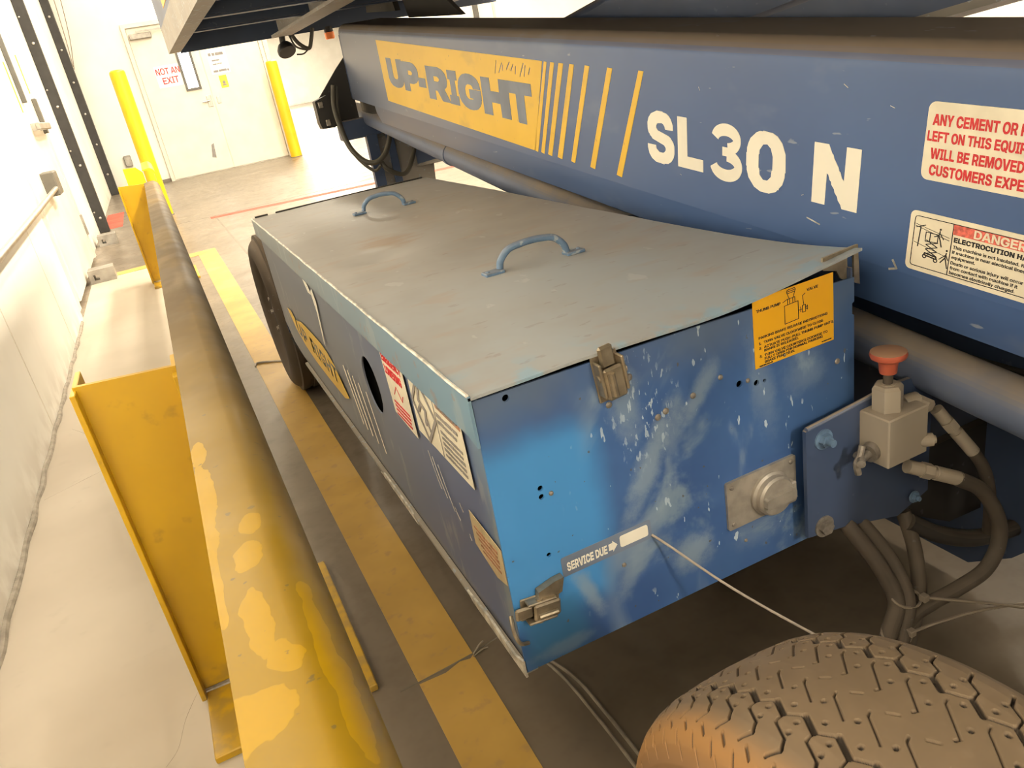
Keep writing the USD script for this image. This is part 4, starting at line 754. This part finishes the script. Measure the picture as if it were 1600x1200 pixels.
# --- wheels
WR = .265
def wheel(yc, fine, mat):
    prof = [(.232, .150), (.226, .165), (.212, .180), (.2045, .200), (.2030, .214), (.2055, .229), (.2115, .241), (.2190, .2495), (.2270, .2555), (.2370, .2600), (.2500, .2630), (.275, .2648), (.300, .2655)]
    prof += [(.600 - x, r) for x, r in prof[-2::-1]]; prof = np.array(prof); d = np.concatenate([[0], np.cumsum(np.linalg.norm(np.diff(prof, axis=0), axis=1))])
    if fine:
        s = np.concatenate([np.arange(0, .035, .002), np.arange(.035, d[-1] - .05, .00075), np.arange(d[-1] - .05, d[-1], .003), [d[-1]]])
        ph = np.radians(np.concatenate([np.arange(-20, 62, .17), np.arange(62, 340, 3.0)]))
    else: s = np.linspace(0, d[-1], 60); ph = np.radians(np.arange(0, 360, 3.0))
    X = np.interp(s, d, prof[:, 0]); Rr = np.interp(s, d, prof[:, 1])
    PH, XX = np.meshgrid(ph, X, indexing='ij'); RR = np.broadcast_to(Rr, PH.shape).copy(); gv = np.zeros_like(RR)
    if fine:
        per = 6.0; a = np.degrees(PH) % per; KK = WR * math.pi / 180
        segs = [((.262, 4.8), (.2545, 1.5), 1.75, 5), ((.2545, 1.5), (.262, -1.2), .62, 3.5), ((.2545, 1.5), (.247, 1.3), .62, 3.5), ((.247, 1.3), (.2405, -2), .62, 3.5), ((.2405, -2), (.233, -3), .85, 4), ((.2335, -3), (.226, -1.4), 1.0, 3),
                ((.3435, 5.3), (.336, 2.6), 1.75, 5), ((.336, 2.6), (.3435, -.7), .62, 3.5), ((.3435, 5.3), (.352, 5.8), .62, 3.5), ((.352, 5.8), (.358, 8.2), .62, 3.5), ((.358, 8.2), (.368, 9.4), .85, 4),
                ((.3285, .7), (.311, -4.3), .50, 2.2), ((.3325, 1.1), (.3285, .7), .50, 2.2), ((.287, 5.0), (.274, .5), .50, 2.2), ((.2905, 5.4), (.287, 5.0), .6, 2.4), ((.311, -4.3), (.308, -4.1), .6, 2.4),
                ((.2195, 1.0), (.2245, 2.6), .9, 2), ((.2125, 3.6), (.2185, 4.6), .9, 2), ((.2080, 1.2), (.2125, 2.4), .7, 1.5), ((.30, 2.5), (.296, 3.8), .5, 1.2)]
        for (x0, a0), (x1, a1), hw, dep in segs:
            for sh in (-12, -6, 0, 6, 12):
                p0 = np.array([x0, (a0 + sh) * KK]); v = np.array([x1 - x0, (a1 - a0) * KK]); L2 = v @ v
                t = np.clip(((XX - p0[0]) * v[0] + (a * KK - p0[1]) * v[1]) / L2, 0, 1)
                dd = np.hypot(XX - p0[0] - t * v[0], a * KK - p0[1] - t * v[1]) * 1000
                gv = np.maximum(gv, np.clip((hw + .45 - dd) / .8, 0, 1) * dep)
        for x0, a0 in ((.345, 2.3), (.335, 5.2), (.321, 1.9), (.254, 4.7), (.265, 1.8), (.279, 5.1), (.245, 4.2), (.355, 2.6)):
            for sh in (-6, 0, 6):
                dd = np.hypot(XX - x0, (a - a0 - sh) * KK) * 1000; gv = np.maximum(gv, np.clip((1.5 + .5 - dd) / .8, 0, 1) * 3)
        RR -= gv / 1000
    V = np.stack([XX, yc + RR * np.sin(PH), WR + RR * np.cos(PH)], -1).reshape(-1, 3)
    na, nb = PH.shape; ids = np.arange(na * nb).reshape(na, nb); nx_ = np.roll(ids, -1, axis=0)
    q = np.stack([ids[:, :-1], nx_[:, :-1], nx_[:, 1:], ids[:, 1:]], -1).reshape(-1, 4); F = np.vstack([q[:, [0, 2, 1]], q[:, [0, 3, 2]]])
    return trimesh.Trimesh(V, F, process=False), gv.reshape(-1)
for yc, fine, lab in ((.205, True, 'nearer wheel with dusty patterned tyre'), (2.62, False, 'far wheel behind the equipment box')):
    w = obj('wheel', lathe((.245, yc, WR), (1, 0, 0), [(0, -.02), (.035, -.02), (.04, .0), (.09, .012), (.125, .004), (.150, -.012), (.165, -.016), (.165, -.010), (.152, 0), (.152, .10), (0, .10)], 48), 'navy', lift, label=lab)
    tm, gv = wheel(yc, fine, None)
    tp_ = obj('tyre', tm, 'tyre' if fine else 'dark_tyre', w, smooth=True)
    if fine: UsdGeom.PrimvarsAPI(UsdGeom.Mesh(tp_)).CreatePrimvar('groove', Sdf.ValueTypeNames.FloatArray, 'vertex').Set((np.clip(gv / 3.0, 0, 1)).astype(np.float32).tolist())
    else: obj('tread_rib', [lathe((x, yc, WR), (1, 0, 0), [(.255, 0), (.2675, .003), (.2675, .026), (.255, .029)], 60) for x in (.226, .262, .300, .338)], 'dark_tyre', w)
    obj('wheel_nut', [bolt((.228, yc + .055 * math.cos(a), WR + .055 * math.sin(a)), (-1, 0, 0), .008, .012) for a in np.arange(5) * 2 * math.pi / 5], 'bolt', w)
for yc in (.205, 2.62):
    w = obj('wheel', cyl((1.55, yc, WR), (1.60, yc, WR), .15, 30), 'navy', lift)
    obj('tyre', lathe((1.50, yc, WR), (1, 0, 0), [(.15, .02), (.20, 0), (.25, .02), (.265, .06), (.265, .14), (.25, .18), (.20, .2), (.15, .18)], 60), 'dark_tyre', w)
